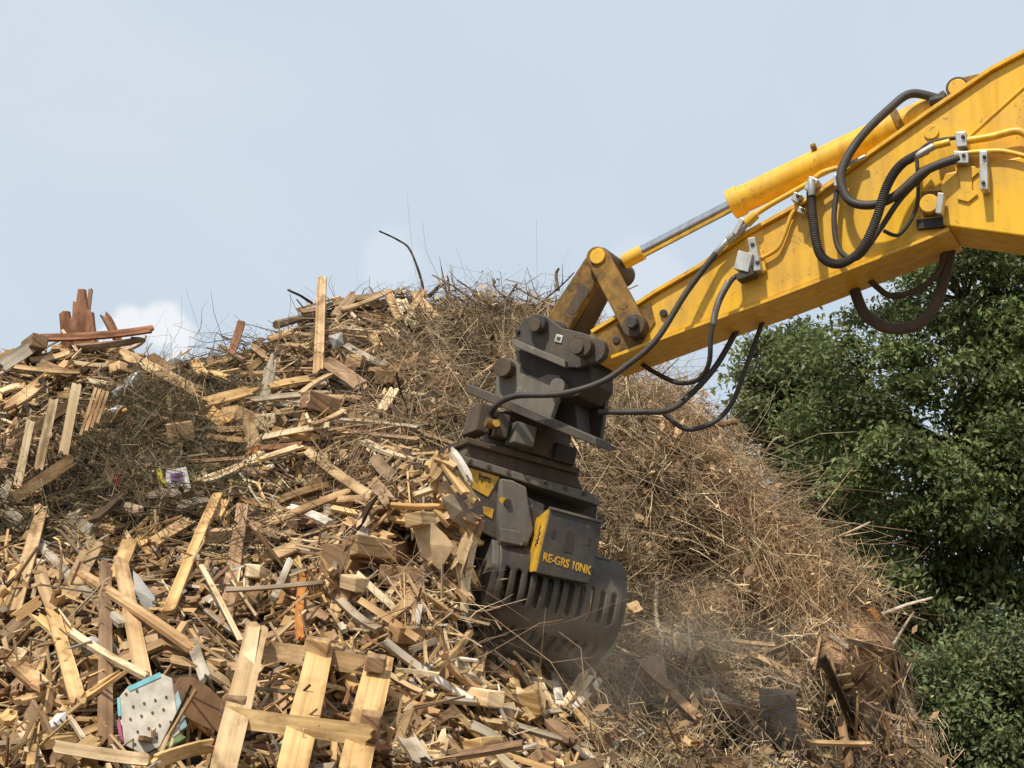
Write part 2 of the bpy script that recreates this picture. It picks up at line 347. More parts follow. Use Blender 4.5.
# ------------------------------------------------------------------ planks
TINT = dict(tan=(.58, .41, .232), gold=(.64, .44, .21), pale=(.76, .62, .41), grey=(.42, .365, .29), brown=(.33, .22, .135), red=(.36, .19, .115),
            dark=(.085, .055, .036), white=(.72, .68, .60), orange=(.45, .19, .055))
WORD = dict(tan='tan', gold='golden', pale='pale', grey='weathered grey', brown='brown', red='reddish brown', dark='dark', white='whitish', orange='orange brown')
def vary(c, k=.24):
    f = 1 + random.uniform(-k, k); g = random.uniform(-.05, .05); return (c[0] * f * (1 + g), c[1] * f, c[2] * f * (1 - g))

def add_plank(mb, p0, p1, wd, w, t, col, jag=.5, K=5, bow=0.0, seg=4):
    """a sawn board between two points; wd is its width direction, ends jagged by jag board-widths"""
    p0 = Vector(p0); p1 = Vector(p1); ax = (p1 - p0); L = ax.length; ax.normalize()
    wd = (Vector(wd) - ax * ax.dot(Vector(wd))).normalized(); up = ax.cross(wd)
    u0 = random.uniform(0, 40); v0 = random.uniform(0, 40)
    e0 = [random.uniform(0, jag) * w for _ in range(K)]; e1 = [random.uniform(0, jag) * w * random.choice((.4, 1, 1.6)) for _ in range(K)]
    tw = random.uniform(-.12, .12); sk0 = random.uniform(-.25, .25) * w; sk1 = random.uniform(-.25, .25) * w
    vs = []; uv = []
    for s in range(seg + 1):
        f = s / seg; bw = up * (bow * 4 * f * (1 - f)); a = tw * (f - .5); wv = wd * math.cos(a) + up * math.sin(a); uw = up * math.cos(a) - wd * math.sin(a)
        for side in (1, -1):
            for k in range(K):
                q = k / (K - 1) - .5; ln = f * L
                if s == 0: ln += min(e0[k] + sk0 * q, L * .3)
                if s == seg: ln -= min(e1[k] + sk1 * q, L * .3)
                wob = 1 + .04 * math.sin(7 * f + k + u0)
                vs.append(p0 + ax * ln + wv * (q * w * wob) + uw * (side * t / 2) + bw); uv.append((u0 + ln, v0 + q * w + (side < 0) * (w + t)))
    def ix(s, side, k): return (s * 2 + side) * K + k
    fs = []
    for s in range(seg):
        for k in range(K - 1):
            fs.append((ix(s, 0, k), ix(s + 1, 0, k), ix(s + 1, 0, k + 1), ix(s, 0, k + 1)))
            fs.append((ix(s, 1, k), ix(s, 1, k + 1), ix(s + 1, 1, k + 1), ix(s + 1, 1, k)))
        fs.append((ix(s, 0, 0), ix(s, 1, 0), ix(s + 1, 1, 0), ix(s + 1, 0, 0)))
        fs.append((ix(s, 0, K - 1), ix(s + 1, 0, K - 1), ix(s + 1, 1, K - 1), ix(s, 1, K - 1)))
    for k in range(K - 1):
        fs.append((ix(0, 0, k), ix(0, 0, k + 1), ix(0, 1, k + 1), ix(0, 1, k)))
        fs.append((ix(seg, 0, k), ix(seg, 1, k), ix(seg, 1, k + 1), ix(seg, 0, k + 1)))
    mb.add(vs, fs, col, [[uv[i] for i in f] for f in fs])

def lean(x0, y0, x1, y1):
    if y1 > y0: x0, y0, x1, y1 = x1, y1, x0, y0          # second end is the upper one
    dx = x1 - x0; dy = y0 - y1; a = math.degrees(math.atan2(dy, dx))
    if a < 18 or a > 162: return 'lying level'
    if 68 < a < 112: return 'standing steeply'
    return 'slanting up to the right' if a < 90 else 'slanting up to the left'
def size_word(L, w):
    a = 'long ' if L > .62 else ('short ' if L < .3 else '')
    b = 'thin ' if w < .045 else ('wide ' if w > .11 else ''); return a + b

def hero(x0, y0, x1, y1, w, c, lift=.10, lift2=None, t=.022, jag=.5, kind='plank', label=None, bow=0, face=0.5, d0=None, d1=None, cat=None, noun=None):
    """one board from pixel to pixel on the slope, raised lift metres off it towards the viewer"""
    lift2 = lift if lift2 is None else lift2
    if d0 is None and 428 < (x0 + x1) / 2 < 505 and 440 < (y0 + y1) / 2 < 612 and w < 40 and kind == 'plank': d0 = 7.72 - lift * .25 + random.uniform(-.06, .06); d1 = d0 + random.uniform(-.1, .1)
    sy0 = max(y0, float(SKY(x0)) + 4); sy1 = max(y1, float(SKY(x1)) + 4)
    da = min(float(D(x0, sy0)) - .02, float(D0(x0, sy0))) - lift - .05 if d0 is None else d0; db = min(float(D(x1, sy1)) - .02, float(D0(x1, sy1))) - lift2 - .05 if d1 is None else d1
    A = P(x0, y0, da); B = P(x1, y1, db); ax = (B - A).normalized()
    xm, ym = (x0 + x1) / 2, (y0 + y1) / 2; _, _, _, n = frame(np.array([xm]), np.array([max(ym, float(SKY(xm)) + 6)])); n = Vector(n[0])
    vw = -ray(xm, ym).normalized(); fn = (n * (1 - face) + vw * face); fn = (fn + Vector((random.uniform(-.25, .25), random.uniform(-.1, .1), random.uniform(-.1, .3)))).normalized()
    wm = w * (da + db) / 2 / FPX; L = (B - A).length
    mb = MB(); c0 = (A + B) / 2
    add_plank(mb, A - c0, B - c0, ax.cross(fn), wm, t, vary(TINT[c], .13), jag, 6, bow, 5)
    o = mb.build(kind, M['wood']); o.location = c0
    if label: tag(o, label, cat or 'plank', 'broken boards on the heap' if kind == 'plank' else None)
    else: AUTO.append((o, size_word(L, wm) + WORD[c], noun or 'board', xm, ym, cat or 'plank', 'broken boards on the heap', lean(x0, y0, x1, y1)))
    return o

HEROES = [ # lower left
 (42,508,14,612,13,'tan',.30,.15),(38,544,125,626,11,'grey',.14),(78,572,196,651,12,'tan',.22,.22),(218,494,168,613,11,'gold',.2,.12),(244,500,225,628,14,'brown',.14),
 (201,566,241,642,5,'pale',.2),(105,562,105,744,13,'brown',.26,.18),(120,559,143,678,15,'tan',.15),(53,613,80,707,14,'gold',.2),(69,631,150,678,8,'pale',.24),(40,573,55,612,13,'tan',.16),
 (7,697,45,646,12,'brown',.14),(54,746,150,760,12,'pale',.22),(150,764,214,745,13,'gold',.2),(150,545,190,520,12,'tan',.1),(96,540,70,590,17,'tan',.12),(130,540,112,580,15,'gold',.16),
 (62,600,95,580,24,'tan',.12),(20,560,0,610,14,'gold',.2),(0,640,30,612,13,'brown',.1),(12,620,40,600,10,'gold',.16),(30,655,18,690,7,'tan',.15),(10,660,46,690,16,'tan',.08),
 (60,690,110,672,15,'brown',.1),(0,670,24,650,10,'pale',.12),(110,668,170,640,11,'tan',.12),(165,640,205,655,12,'tan',.14),(0,745,26,738,20,'brown',.12),(24,732,40,768,13,'pale',.22),(36,724,30,768,8,'gold',.24),
 (60,768,96,738,14,'gold',.18),(80,735,106,725,8,'tan',.16),(64,712,84,740,4,'white',.18),(0,722,14,712,14,'gold',.16),(172,590,206,560,8,'tan',.1),(150,592,200,600,9,'brown',.1),
 (192,640,206,680,11,'grey',.18),(205,610,262,648,5,'grey',.16),(170,660,250,668,11,'tan',.1),
 # middle
 (356,574,486,690,7,'pale',.3,.24),(384,641,474,702,8,'white',.26),(303,574,300,643,7,'orange',.2),(307,451,370,496,10,'tan',.2),(198,482,302,446,7,'pale',.2),(262,527,353,489,7,'tan',.2),(238,498,290,510,5,'gold',.2),
 (288,507,331,524,9,'white',.22),(375,508,470,532,16,'brown',.3),(320,500,372,498,7,'tan',.2),(332,508,420,522,6,'gold',.24),(448,446,472,484,8,'white',.55),(436,470,452,452,11,'gold',.35),(430,482,446,455,9,'tan',.4),
 (410,536,474,498,5,'pale',.35),(448,548,470,600,13,'brown',.45),(452,540,466,604,5,'pale',.5),(440,565,452,590,12,'red',.4),(395,540,345,520,10,'tan',.18),(340,532,330,560,9,'tan',.15),(240,520,285,540,10,'brown',.12),
 (262,560,300,545,12,'tan',.12),(272,575,300,590,14,'brown',.1),(290,560,272,600,6,'white',.2),(320,570,350,600,20,'brown',.12),(360,600,420,640,7,'tan',.2),(340,600,380,630,8,'grey',.18),(300,600,330,620,9,'brown',.12),
 (225,590,325,582,4,'grey',.2),(260,640,320,612,10,'brown',.1),(330,650,356,690,12,'gold',.12),(384,690,440,715,8,'tan',.2),(374,664,436,698,5,'pale',.26),(440,650,482,690,9,'tan',.26),(410,650,436,640,6,'grey',.22),(395,670,440,675,4,'pale',.25),
 (415,600,414,625,3,'pale',.25),(425,640,427,665,3,'pale',.25),(480,660,472,640,5,'gold',.25),(470,700,482,650,12,'tan',.25),(445,700,520,712,5,'grey',.2),
 (438,458,462,470,12,'tan',.3),(444,462,466,494,9,'gold',.4),(440,496,472,480,10,'tan',.3),(436,476,460,512,14,'tan',.3),(450,506,484,522,11,'brown',.4),(446,520,476,500,8,'pale',.4),(460,520,482,548,12,'gold',.3),(444,540,468,560,13,'tan',.2),(470,530,456,572,11,'tan',.4),(462,552,478,590,9,'gold',.3),(448,580,472,604,12,'tan',.2),(436,560,446,604,14,'brown',.15),(456,470,478,504,8,'gold',.35),(430,505,456,530,13,'gold',.2),(474,540,464,612,7,'pale',.45),(455,600,480,622,11,'brown',.2),(440,610,470,596,9,'tan',.2),(482,520,470,556,6,'brown',.4),
 # bottom right ridge
 (531,658,555,710,4,'pale',.3),(553,667,560,706,8,'white',.25),(586,667,562,707,8,'pale',.3),(601,679,569,711,6,'white',.3),(594,672,575,700,6,'pale',.2),(549,719,574,742,17,'brown',.2),(574,747,612,770,9,'white',.25),
 (612,747,642,732,8,'white',.2),(516,726,592,748,7,'grey',.26),(586,726,627,770,14,'brown',.2),(520,716,549,708,14,'gold',.22),(480,690,512,720,12,'brown',.22),(500,690,545,716,7,'tan',.2),(512,672,522,700,10,'gold',.25),(474,652,470,640,5,'gold',.3),
 (484,662,512,680,11,'brown',.2),(538,740,556,768,12,'tan',.22),(560,724,600,768,9,'gold',.2),(470,725,500,742,10,'grey',.15),(506,752,536,746,9,'tan',.2),(440,735,470,768,10,'tan',.15),(404,735,425,768,17,'grey',.18),(380,720,400,768,9,'tan',.1),
 (420,728,452,712,9,'brown',.12),(528,700,512,690,9,'pale',.25),(600,735,640,768,8,'tan',.15),(556,696,590,722,7,'gold',.25),
 # upper left
 (39,338,154,329,9,'red',.2),(64,347,147,339,9,'brown',.2),(103,312,120,345,9,'red',.1),(117,351,206,396,11,'tan',.25),(194,406,262,388,13,'gold',.25),(0,411,47,376,14,'tan',.2),(0,367,32,346,14,'grey',.25),
 (45,378,80,350,9,'gold',.14),(-8,362,18,352,9,'gold',.15),(30,360,70,352,6,'pale',.14),(0,392,22,386,7,'pale',.12),(38,362,76,376,9,'brown',.12),(10,366,82,372,5,'tan',.2),(72,363,108,366,5,'pale',.14),(85,380,110,384,6,'pale',.12),
 (120,350,146,338,8,'white',.14),(150,355,175,370,9,'brown',.16),(192,358,208,376,11,'gold',.2),(205,372,232,380,7,'gold',.16),(172,400,190,392,12,'tan',.15),(206,410,228,424,15,'gold',.16),(202,483,262,452,7,'pale',.25),
 (210,430,258,428,7,'tan',.18),(94,521,157,452,10,'dark',.42),(242,321,230,356,8,'red',.05),(150,470,196,430,4,'brown',.22),(62,330,78,352,3,'pale',.2),(0,440,16,424,8,'tan',.14),(0,470,12,440,10,'brown',.1),(0,505,8,480,9,'grey',.12),
 (36,505,46,520,11,'tan',.14),(190,462,250,458,4,'brown',.14),(135,405,168,420,4,'brown',.2),(110,505,140,512,14,'grey',.14),(170,510,210,500,13,'grey',.1),(214,520,225,500,9,'gold',.12),(236,465,262,475,12,'brown',.12),
 (246,455,262,449,10,'orange',.2),
 # upper middle
 (322,276,318,375,10,'tan',.05,.15),(322,360,362,387,17,'brown',.22),(395,389,381,412,10,'pale',.25),(400,299,414,327,13,'pale',.15),(242,401,332,392,6,'grey',.22),(363,441,427,462,9,'pale',.25),(245,449,302,445,8,'red',.22),
 (253,400,330,405,12,'grey',.12),(264,388,320,378,9,'gold',.2),(300,394,332,374,7,'tan',.25),(360,446,400,452,9,'tan',.18),(372,456,395,480,13,'brown',.2),(330,430,420,440,5,'brown',.22),(340,420,420,428,4,'grey',.24),
 (310,425,345,410,7,'tan',.24),(250,440,330,425,6,'pale',.24),(206,436,262,440,6,'tan',.2),(290,352,310,345,7,'tan',.1),(330,320,356,292,10,'brown',.12),(340,310,392,290,5,'tan',.16),(346,300,386,293,8,'brown',.1),
 (388,292,400,320,9,'tan',.14),(404,320,424,290,7,'tan',.12),(414,292,436,318,9,'tan',.14),(385,325,398,338,6,'pale',.14),(372,332,380,348,8,'gold',.14),(300,312,345,300,6,'brown',.1),(345,345,388,366,8,'grey',.16),
 (370,375,420,362,15,'tan',.14),(400,370,455,356,6,'brown',.16),(268,340,290,332,7,'tan',.08),(280,345,312,348,5,'pale',.12),(250,345,270,360,8,'brown',.1),(262,372,280,384,10,'tan',.1),(398,440,420,470,10,'dark',.16),
 (426,470,440,452,8,'gold',.3),(405,486,440,474,10,'brown',.25),(390,505,450,505,5,'gold',.3),(412,496,440,486,7,'pale',.3),(372,480,392,505,13,'brown',.2),(440,452,432,490,11,'gold',.3),
 # right face
 (754,655,800,682,9,'tan',.2),(821,655,848,713,8,'dark',.2),(803,742,872,744,7,'tan',.25),(845,640,900,655,5,'brown',.2),(730,640,775,645,4,'tan',.2),(700,700,760,712,4,'brown',.2),(670,690,700,720,9,'brown',.2),
 (640,660,672,690,11,'brown',.25),(880,625,868,606,9,'orange',.25),(640,605,628,610,12,'tan',.35),(905,740,945,764,6,'tan',.2),(860,700,905,720,5,'brown',.2),(700,745,740,768,8,'brown',.2),(775,738,795,768,9,'dark',.2),(840,716,850,768,8,'brown',.2),
]
for h in HEROES:
    x0, y0, x1, y1, w, c, l = h[:7]; hero(x0, y0, x1, y1, w, c, l, h[7] if len(h) > 7 else None, bow=random.uniform(-.015, .03), jag=random.choice((.25, .7, 1.8)))

# poles
def pole(pts, r, col, mat, name, label, cat, lifts=.2, group=None, auto=None):
    Q = []
    for i, (x, y) in enumerate(pts):
        l = lifts[i] if isinstance(lifts, (list, tuple)) else lifts
        Q.append(P(x, y, float(D(x, max(y, float(SKY(x)) + 4))) - l))
    c0 = Q[0].copy(); sp_ = spline([q - c0 for q in Q], 6) if len(Q) > 2 else [Q[0] - c0, (Q[0] + Q[1]) / 2 - c0 + Vector((0, 0, .01)), Q[1] - c0]
    n = len(sp_); mb = MB()
    if name == 'branch' and r < .016 and label is None:
        for _ in range(random.choice((1, 2, 3))):
            k = random.randint(int(n * .2), int(n * .8)); t = (sp_[min(k + 1, n - 1)] - sp_[k]).normalized(); sd = Vector([random.gauss(0, 1) for _ in range(3)]); sd = (sd - t * sd.dot(t)).normalized(); l = random.uniform(.08, .28)
            mb.tube([sp_[k], sp_[k] + (t * .7 + sd * .5) * l * .5, sp_[k] + (t * .9 + sd * .9) * l], [r * .6, r * .4, r * .15], 5, col)
    rs = [r * (1 - .45 * i / n) * random.uniform(.88, 1.1) for i in range(n)]
    mb.tube(sp_, rs, 7, col); o = mb.build(name, mat, smooth=True); o.location = c0
    if label: tag(o, label, cat, group)
    else: AUTO.append((o, auto, 'branch', sum(p[0] for p in pts) / len(pts), sum(p[1] for p in pts) / len(pts), cat, group, lean(*pts[0], *pts[-1])))
    return o
pole([(431,407),(465,385),(506,356)], .020, (.42,.28,.15), M['bark'], 'wooden_pole', 'straight tan pole slanting up behind the grapple bracket', 'pole', [.3,.35,.5])
pole([(276,325),(320,315)], .042, (.22,.16,.10), M['bark'], 'log', 'grey brown log end poking out of the crest left of the post', 'log', .1)
pole([(424,298),(421,279),(410,250),(398,240),(379,231)], .014, (.06,.045,.035), M['bark'], 'branch', 'bent dark bare branch rising high into the sky above the crest', 'branch', 0)
pole([(428,297),(438,288),(448,281)], .022, (.10,.06,.045), M['bark'], 'branch', 'stubby dark stick poking above crest right of bent branch', 'branch', 0)
pole([(312,303),(288,290)], .014, (.08,.055,.04), M['bark'], 'branch', 'thin dark twig tip jutting left from crest above the log', 'branch', .05)
pole([(882,614),(932,598)], .014, (.62,.52,.40), M['bark'], 'wooden_pole', 'thin pale pole jutting out of the right slope towards the trees', 'pole', .25)
pole([(717,575),(745,590),(775,600),(784,612)], .012, (.45,.35,.24), M['bark'], 'branch', 'pale curved root arching across the bare earth face', 'branch', .3)
pole([(657,580),(656,615),(662,640),(657,650)], .018, (.42,.33,.23), M['bark'], 'branch', 'pale hooked stick hanging beside the grapple shell', 'branch', .3)
pole([(700,424),(722,424),(738,421)], .035, (.30,.19,.10), M['bark'], 'log', 'sawn log stub under the hanging hoses on the right skyline', 'log', .2)
pole([(893,645),(907,622),(914,612)], .012, (.40,.32,.22), M['bark'], 'branch', 'forked pale twig at the right edge above the earth face', 'branch', .2)
pole([(558,290),(556,275),(559,268)], .02, (.2,.15,.1), M['bark'], 'branch', 'upright broken stick on skyline just left of yellow link', 'branch', 0)
pole([(756,470),(772,442),(784,436)], .01, (.42,.34,.24), M['bark'], 'branch', 'bare twig reaching up before the leafy tree', 'branch', .1)

# timber blocks
def block(px, py, w, h, l, c, lift=.15, yaw=None, label=None):
    y = max(py, float(SKY(px)) + 4); d = float(D(px, y)) - lift; s = d / FPX; c0 = P(px, py, d)
    yaw = random.uniform(-.8, .8) if yaw is None else yaw
    ax = Vector((math.sin(yaw), math.cos(yaw), random.uniform(-.15, .3))).normalized(); side = ax.orthogonal() if False else Vector((math.cos(yaw), -math.sin(yaw), random.uniform(-.25, .25)))
    mb = MB(); add_plank(mb, ax * (-l * s * .5), ax * (l * s * .5), side, w * s, h * s, vary(TINT[c]), .06, 4, 0, 2)
    o = mb.build('timber_block', M['wood'], bevel=.006); o.location = c0
    if label: tag(o, label, 'block', 'timber blocks in the heap')
    else: AUTO.append((o, WORD[c] + ' sawn', 'timber block', px, py, 'block', 'timber blocks in the heap', ''))
for b in [(180,432,26,20,40,'tan'),(232,418,24,16,50,'tan'),(262,425,20,15,40,'pale'),(244,424,14,18,50,'brown'),(318,404,34,18,60,'brown'),(362,366,20,14,40,'tan'),(393,378,20,13,45,'brown'),(404,577,46,20,40,'brown',.2,.1),(368,549,26,20,50,'tan'),
          (480,752,32,24,40,'gold',.2,.5),(482,697,18,16,50,'pale',.32,-.6),(354,583,16,14,40,'pale',.22,-.5),(258,574,15,13,40,'pale'),(410,635,18,16,50,'tan'),(528,704,26,24,18,'gold',.28,.3),(392,552,22,18,40,'brown'),(452,526,26,18,40,'brown',.35),
          (300,520,14,16,40,'brown'),(216,536,18,14,40,'tan'),(540,756,20,18,40,'brown'),(274,655,16,18,40,'brown'),(128,372,14,10,40,'tan'),(34,345,16,14,40,'brown',.25,-.6),(420,520,18,14,30,'pale',.3),(492,772,26,20,40,'tan',.2),(345,560,34,26,40,'brown',.12,.4)]:
    block(*b)

# sheet panels cut to an outline
def sheet(pix, lift, th, col, mat, name, label, cat, bulge=0.0, face=.7, cols=None, group=None, dabs=None):
    cx = sum(p[0] for p in pix) / len(pix); cy = sum(p[1] for p in pix) / len(pix)
    _, _, _, n = frame(np.array([cx]), np.array([max(cy, float(SKY(cx)) + 6)])); nn = (Vector(n[0]) * (1 - face) - ray(cx, cy).normalized() * face).normalized()
    c0 = P(cx, cy, dabs or min(float(D(cx, max(cy, float(SKY(cx)) + 4))), float(D0(cx, cy))) - lift); cc = Vector((0, 0, CZ)); V = []
    for x, y in pix:
        r = ray(x, y); k = (c0 - cc).dot(nn) / r.dot(nn); V.append(cc + r * k - c0)
    mb = MB(); m = len(V); ctr = nn * bulge
    mb.add(V + [ctr] + [v - nn * th for v in V] + [ctr - nn * th],
           [(i, (i + 1) % m, m) for i in range(m)] + [(m + 1 + (i + 1) % m, m + 1 + i, 2 * m + 1) for i in range(m)] + [((i + 1) % m, i, m + 1 + i, m + 1 + (i + 1) % m) for i in range(m)], col)
    if mat is M['wood']:
        mb.uv = [[(rng.uniform(0, .01) + Vector(mb.v[k]).dot(Vector((.5, .2, .8))), Vector(mb.v[k]).dot(Vector((.9, .1, -.4)))) for k in f] for f in mb.f]
    o = mb.build(name, mat); o.location = c0; tag(o, label, cat, group); return o, nn, c0, V
B_ = TINT
sheet([(414,530),(424,522),(433,524),(446,536),(454,547),(447,558),(440,570),(430,562),(421,556),(416,541)], .45, .012, (.50,.35,.20), M['board'], 'fibreboard_panel', 'torn tan fibreboard piece hanging left of the grapple shell', 'panel', .02, dabs=7.55)
sheet([(442,498),(452,494),(466,503),(474,520),(466,528),(452,520)], .5, .012, (.30,.235,.165), M['board'], 'fibreboard_panel', 'curved grey brown board scrap held against the yellow decal plate', 'panel', .03, dabs=7.6)
pn, nn, c0, V = sheet([(174,686),(181,677),(193,677),(210,688),(224,702),(227,718),(222,733),(205,727),(184,716),(176,708)], .3, .014, (.29,.165,.088), M['board'], 'fibreboard_panel', 'rounded reddish brown board right of the white dotted box', 'panel', .0, dabs=6.22)
mb = MB(); mb.tube([P(178,690,6.215) - c0, P(224,713,6.185) - c0], .004, 5, (.07,.04,.02)); o = mb.build('groove', M['board'], pn); o.matrix_parent_inverse = Matrix(); o.location = nn * .016 
sheet([(511,698),(522,690),(537,682),(546,696),(545,712),(522,720)], .3, .016, (.50,.33,.17), M['board'], 'fibreboard_panel', 'squarish tan chipboard offcut below the grapple shell', 'panel')
sheet([(759,688),(796,690),(798,743),(782,740),(762,728)], .22, .012, (.20,.165,.13), M['board'], 'grey_panel', 'flat grey panel stuck in lower right slope below the earth face', 'panel', face=.85)
sheet([(133,570),(142,580),(166,612),(158,622),(146,612),(134,590)], .12, .006, (.55,.53,.49), M['plastic'], 'plastic_sheet', 'dirty white plastic sheet wedged between boards left of the leaning gold board', 'sheet', .03)
sheet([(36,735),(56,714),(66,712),(66,722),(46,752),(36,748)], .24, .005, (.66,.65,.63), M['plastic'], 'plastic_sheet', 'crumpled white plastic bag scrap left of the dotted box', 'sheet', .03)
sheet([(108,408),(112,395),(128,376),(140,370),(141,376),(128,398),(118,413)], .22, .006, (.15,.155,.165), M['plastic'], 'plastic_film', 'shiny dark silver film strip near the slatted pallet', 'film', .03, cols=None)
sheet([(112,392),(120,384),(124,386),(116,398)], .28, .004, (.62,.63,.64), M['plastic'], 'plastic_film', 'small bright torn film flake on the dark silver film', 'film', .01)
sheet([(107,410),(121,404),(120,414),(112,412)], .27, .004, (.6,.6,.6), M['plastic'], 'plastic_film', 'white film scrap at the lower tip of the silver strip', 'film', .01)
sheet([(166,362),(172,353),(180,353),(181,360),(174,366)], .18, .02, (.68,.66,.62), M['plastic'], 'plastic_sheet', 'little white plastic scrap on upper left boards', 'sheet', .03)
sheet([(190,560),(196,552),(200,556),(196,566)], .2, .006, (.6,.58,.54), M['plastic'], 'plastic_sheet', 'tiny white flake beside the thin pale lath', 'sheet', .01)
sheet([(328,336),(342,332),(344,344),(334,350)], .14, .01, (.36,.34,.33), M['plastic'], 'plastic_sheet', 'grey crumpled plastic right of standing post', 'sheet', .03)
sheet([(646,655),(664,658),(672,700),(658,690)], .2, .01, (.42,.28,.2), M['board'], 'fibreboard_panel', 'dull pinkish board flap right of the grapple in the dust', 'panel', .01)
sheet([(80,640),(92,636),(104,640),(100,652),(86,656)], .16, .008, (.45,.44,.42), M['plastic'], 'plastic_sheet', 'grey white plastic flap under the crossing boards at lower left', 'sheet', .02)

sheet([(560,664),(596,640),(612,600),(622,606),(616,646),(594,674),(570,678)], .2, .02, (.17,.185,.095), M['board'], 'green_panel', 'dull green panel half hidden behind the lower right edge of the grapple', 'panel', .02, dabs=8.9)
# dotted box
def dotted_box():
    pix = [(119,697),(128,686),(160,673),(172,678),(180,733),(146,756),(124,745)]
    root = None; front = {}
    cx, cy = 148, 712; lift = .34; d = float(D0(cx, cy)) - lift; c0 = P(cx, cy, d); cc = Vector((0, 0, CZ))
    nn = (-ray(cx, cy).normalized() + Vector((-.15, 0, .25))).normalized(); 
    def on(x, y, off=0):
        r = ray(x, y); k = (c0 + nn * off - cc).dot(nn) / r.dot(nn); return cc + r * k - c0
    root = empty('cardboard_box', c0, 'cream box with rows of dots and cyan printed edges beside rounded brown board', 'box')
    F = [on(*p) for p in pix]; mb = MB(); mb.prism(F, [f - nn * .16 for f in F], (.60,.545,.45)); mb.build('panel', M['board'], root, bevel=.004).matrix_parent_inverse = Matrix()
    mb = MB()
    for i in range(5):
        for j in range(5):
            x = 126 + j * 11 + i * 2.2 + (i % 2) * 5; y = 694 + i * 12.5 - j * 3.2
            if not (122 < x < 172 and 688 < y < 748): continue
            c = on(x, y, .003); u = Vector((1, 0, 0)); v = nn.cross(u); mb = MB(); mb.tube([c, c + nn * .002], .0055, 8, (.12,.08,.05)); mb.build('printed_dot', M['board'], root).matrix_parent_inverse = Matrix()
    pass
    for nm, q, col in (('cyan_edge', [(127,687),(160,672),(161,677),(130,691)], (.22,.52,.56)), ('magenta_edge', [(117,724),(119,716),(124,744),(121,746)], (.45,.12,.22)), ('cyan_edge', [(117,698),(120,697),(121,716),(118,716)], (.25,.55,.6)), ('green_edge', [(146,757),(180,734),(186,737),(150,762)], (.2,.27,.12)), ('cyan_edge', [(180,731),(174,690),(178,690),(187,726)], (.3,.42,.42))):
        E = [on(*p, .004) for p in q]; mb = MB(); mb.prism(E, [e - nn * .03 for e in E], col); mb.build(nm, M['board'], root).matrix_parent_inverse = Matrix()
dotted_box()

def place_poly(root, name, pix, dd, th, col, mat):
    Q = [P(x, y, dd) - root.location for x, y in pix]; mb = MB(); mb.prism(Q, [q + Vector((0, th, 0)) for q in Q], col); o = mb.build(name, mat, root); o.matrix_parent_inverse = Matrix(); return o
# printed carton
def carton():
    d = float(D0(162, 490)) - .58; r = empty('carton', P(162, 490, d), 'open printed carton with white and yellow sides in the dark brush', 'carton')
    place_poly(r, 'flap', [(132,499),(160,488),(190,490),(172,497)], d - .06, .02, (.44,.33,.24), M['board'])
    place_poly(r, 'back_panel', [(166,470),(186,467),(191,488),(165,489)], d + .03, .01, (.66,.63,.60), M['board'])
    place_poly(r, 'yellow_panel', [(156,469),(160,468),(167,488),(160,489)], d, .02, (.62,.52,.07), M['board'])
    place_poly(r, 'printed_mark', [(170,474),(182,472),(184,480),(171,482)], d + .024, .004, (.22,.12,.30), M['board'])
    place_poly(r, 'printed_mark', [(170,484),(186,482),(187,486),(171,487)], d + .022, .004, (.35,.33,.25), M['board'])
carton()
d_ = float(D0(115, 480)) - .42; rb = empty('small_box', P(115, 480, d_), 'small red and black package lying left of the printed carton', 'package')
place_poly(rb, 'red_side', [(114,472),(120,470),(122,480),(117,488),(113,482)], d_, .03, (.55,.05,.08), M['board']); place_poly(rb, 'black_side', [(108,478),(113,476),(114,490),(110,491)], d_ + .01, .03, (.02,.02,.02), M['board'])

# splintered red-brown panel standing on the crest
def crest_panel():
    d = float(D(80, 350)) - .1
    pix = [(62,350),(59,314),(63,311),(68,311),(69,318),(72,317),(73,301),(76,302),(78,289),(84,289),(85,297),(87,309),(92,312),(96,350)]
    c0 = P(78, 335, d); mb = MB(); F = [P(x, y, d) - c0 for x, y in pix]; mb.prism(F, [f + Vector((.01, .03, 0)) for f in F], TINT['red']); 
    mb.uv = [[(mb.v[k][2] + 3, mb.v[k][0]) for k in f] for f in mb.f]
    o = mb.build('splintered_panel', M['wood']); o.location = c0; tag(o, 'reddish brown splintered panel standing jagged on left crest', 'panel')
    hero(91,288,86,330,4,'brown',.05,label='thin dark splinter standing against the right side of the red jagged panel', cat='splinter', kind='splinter')
crest_panel()

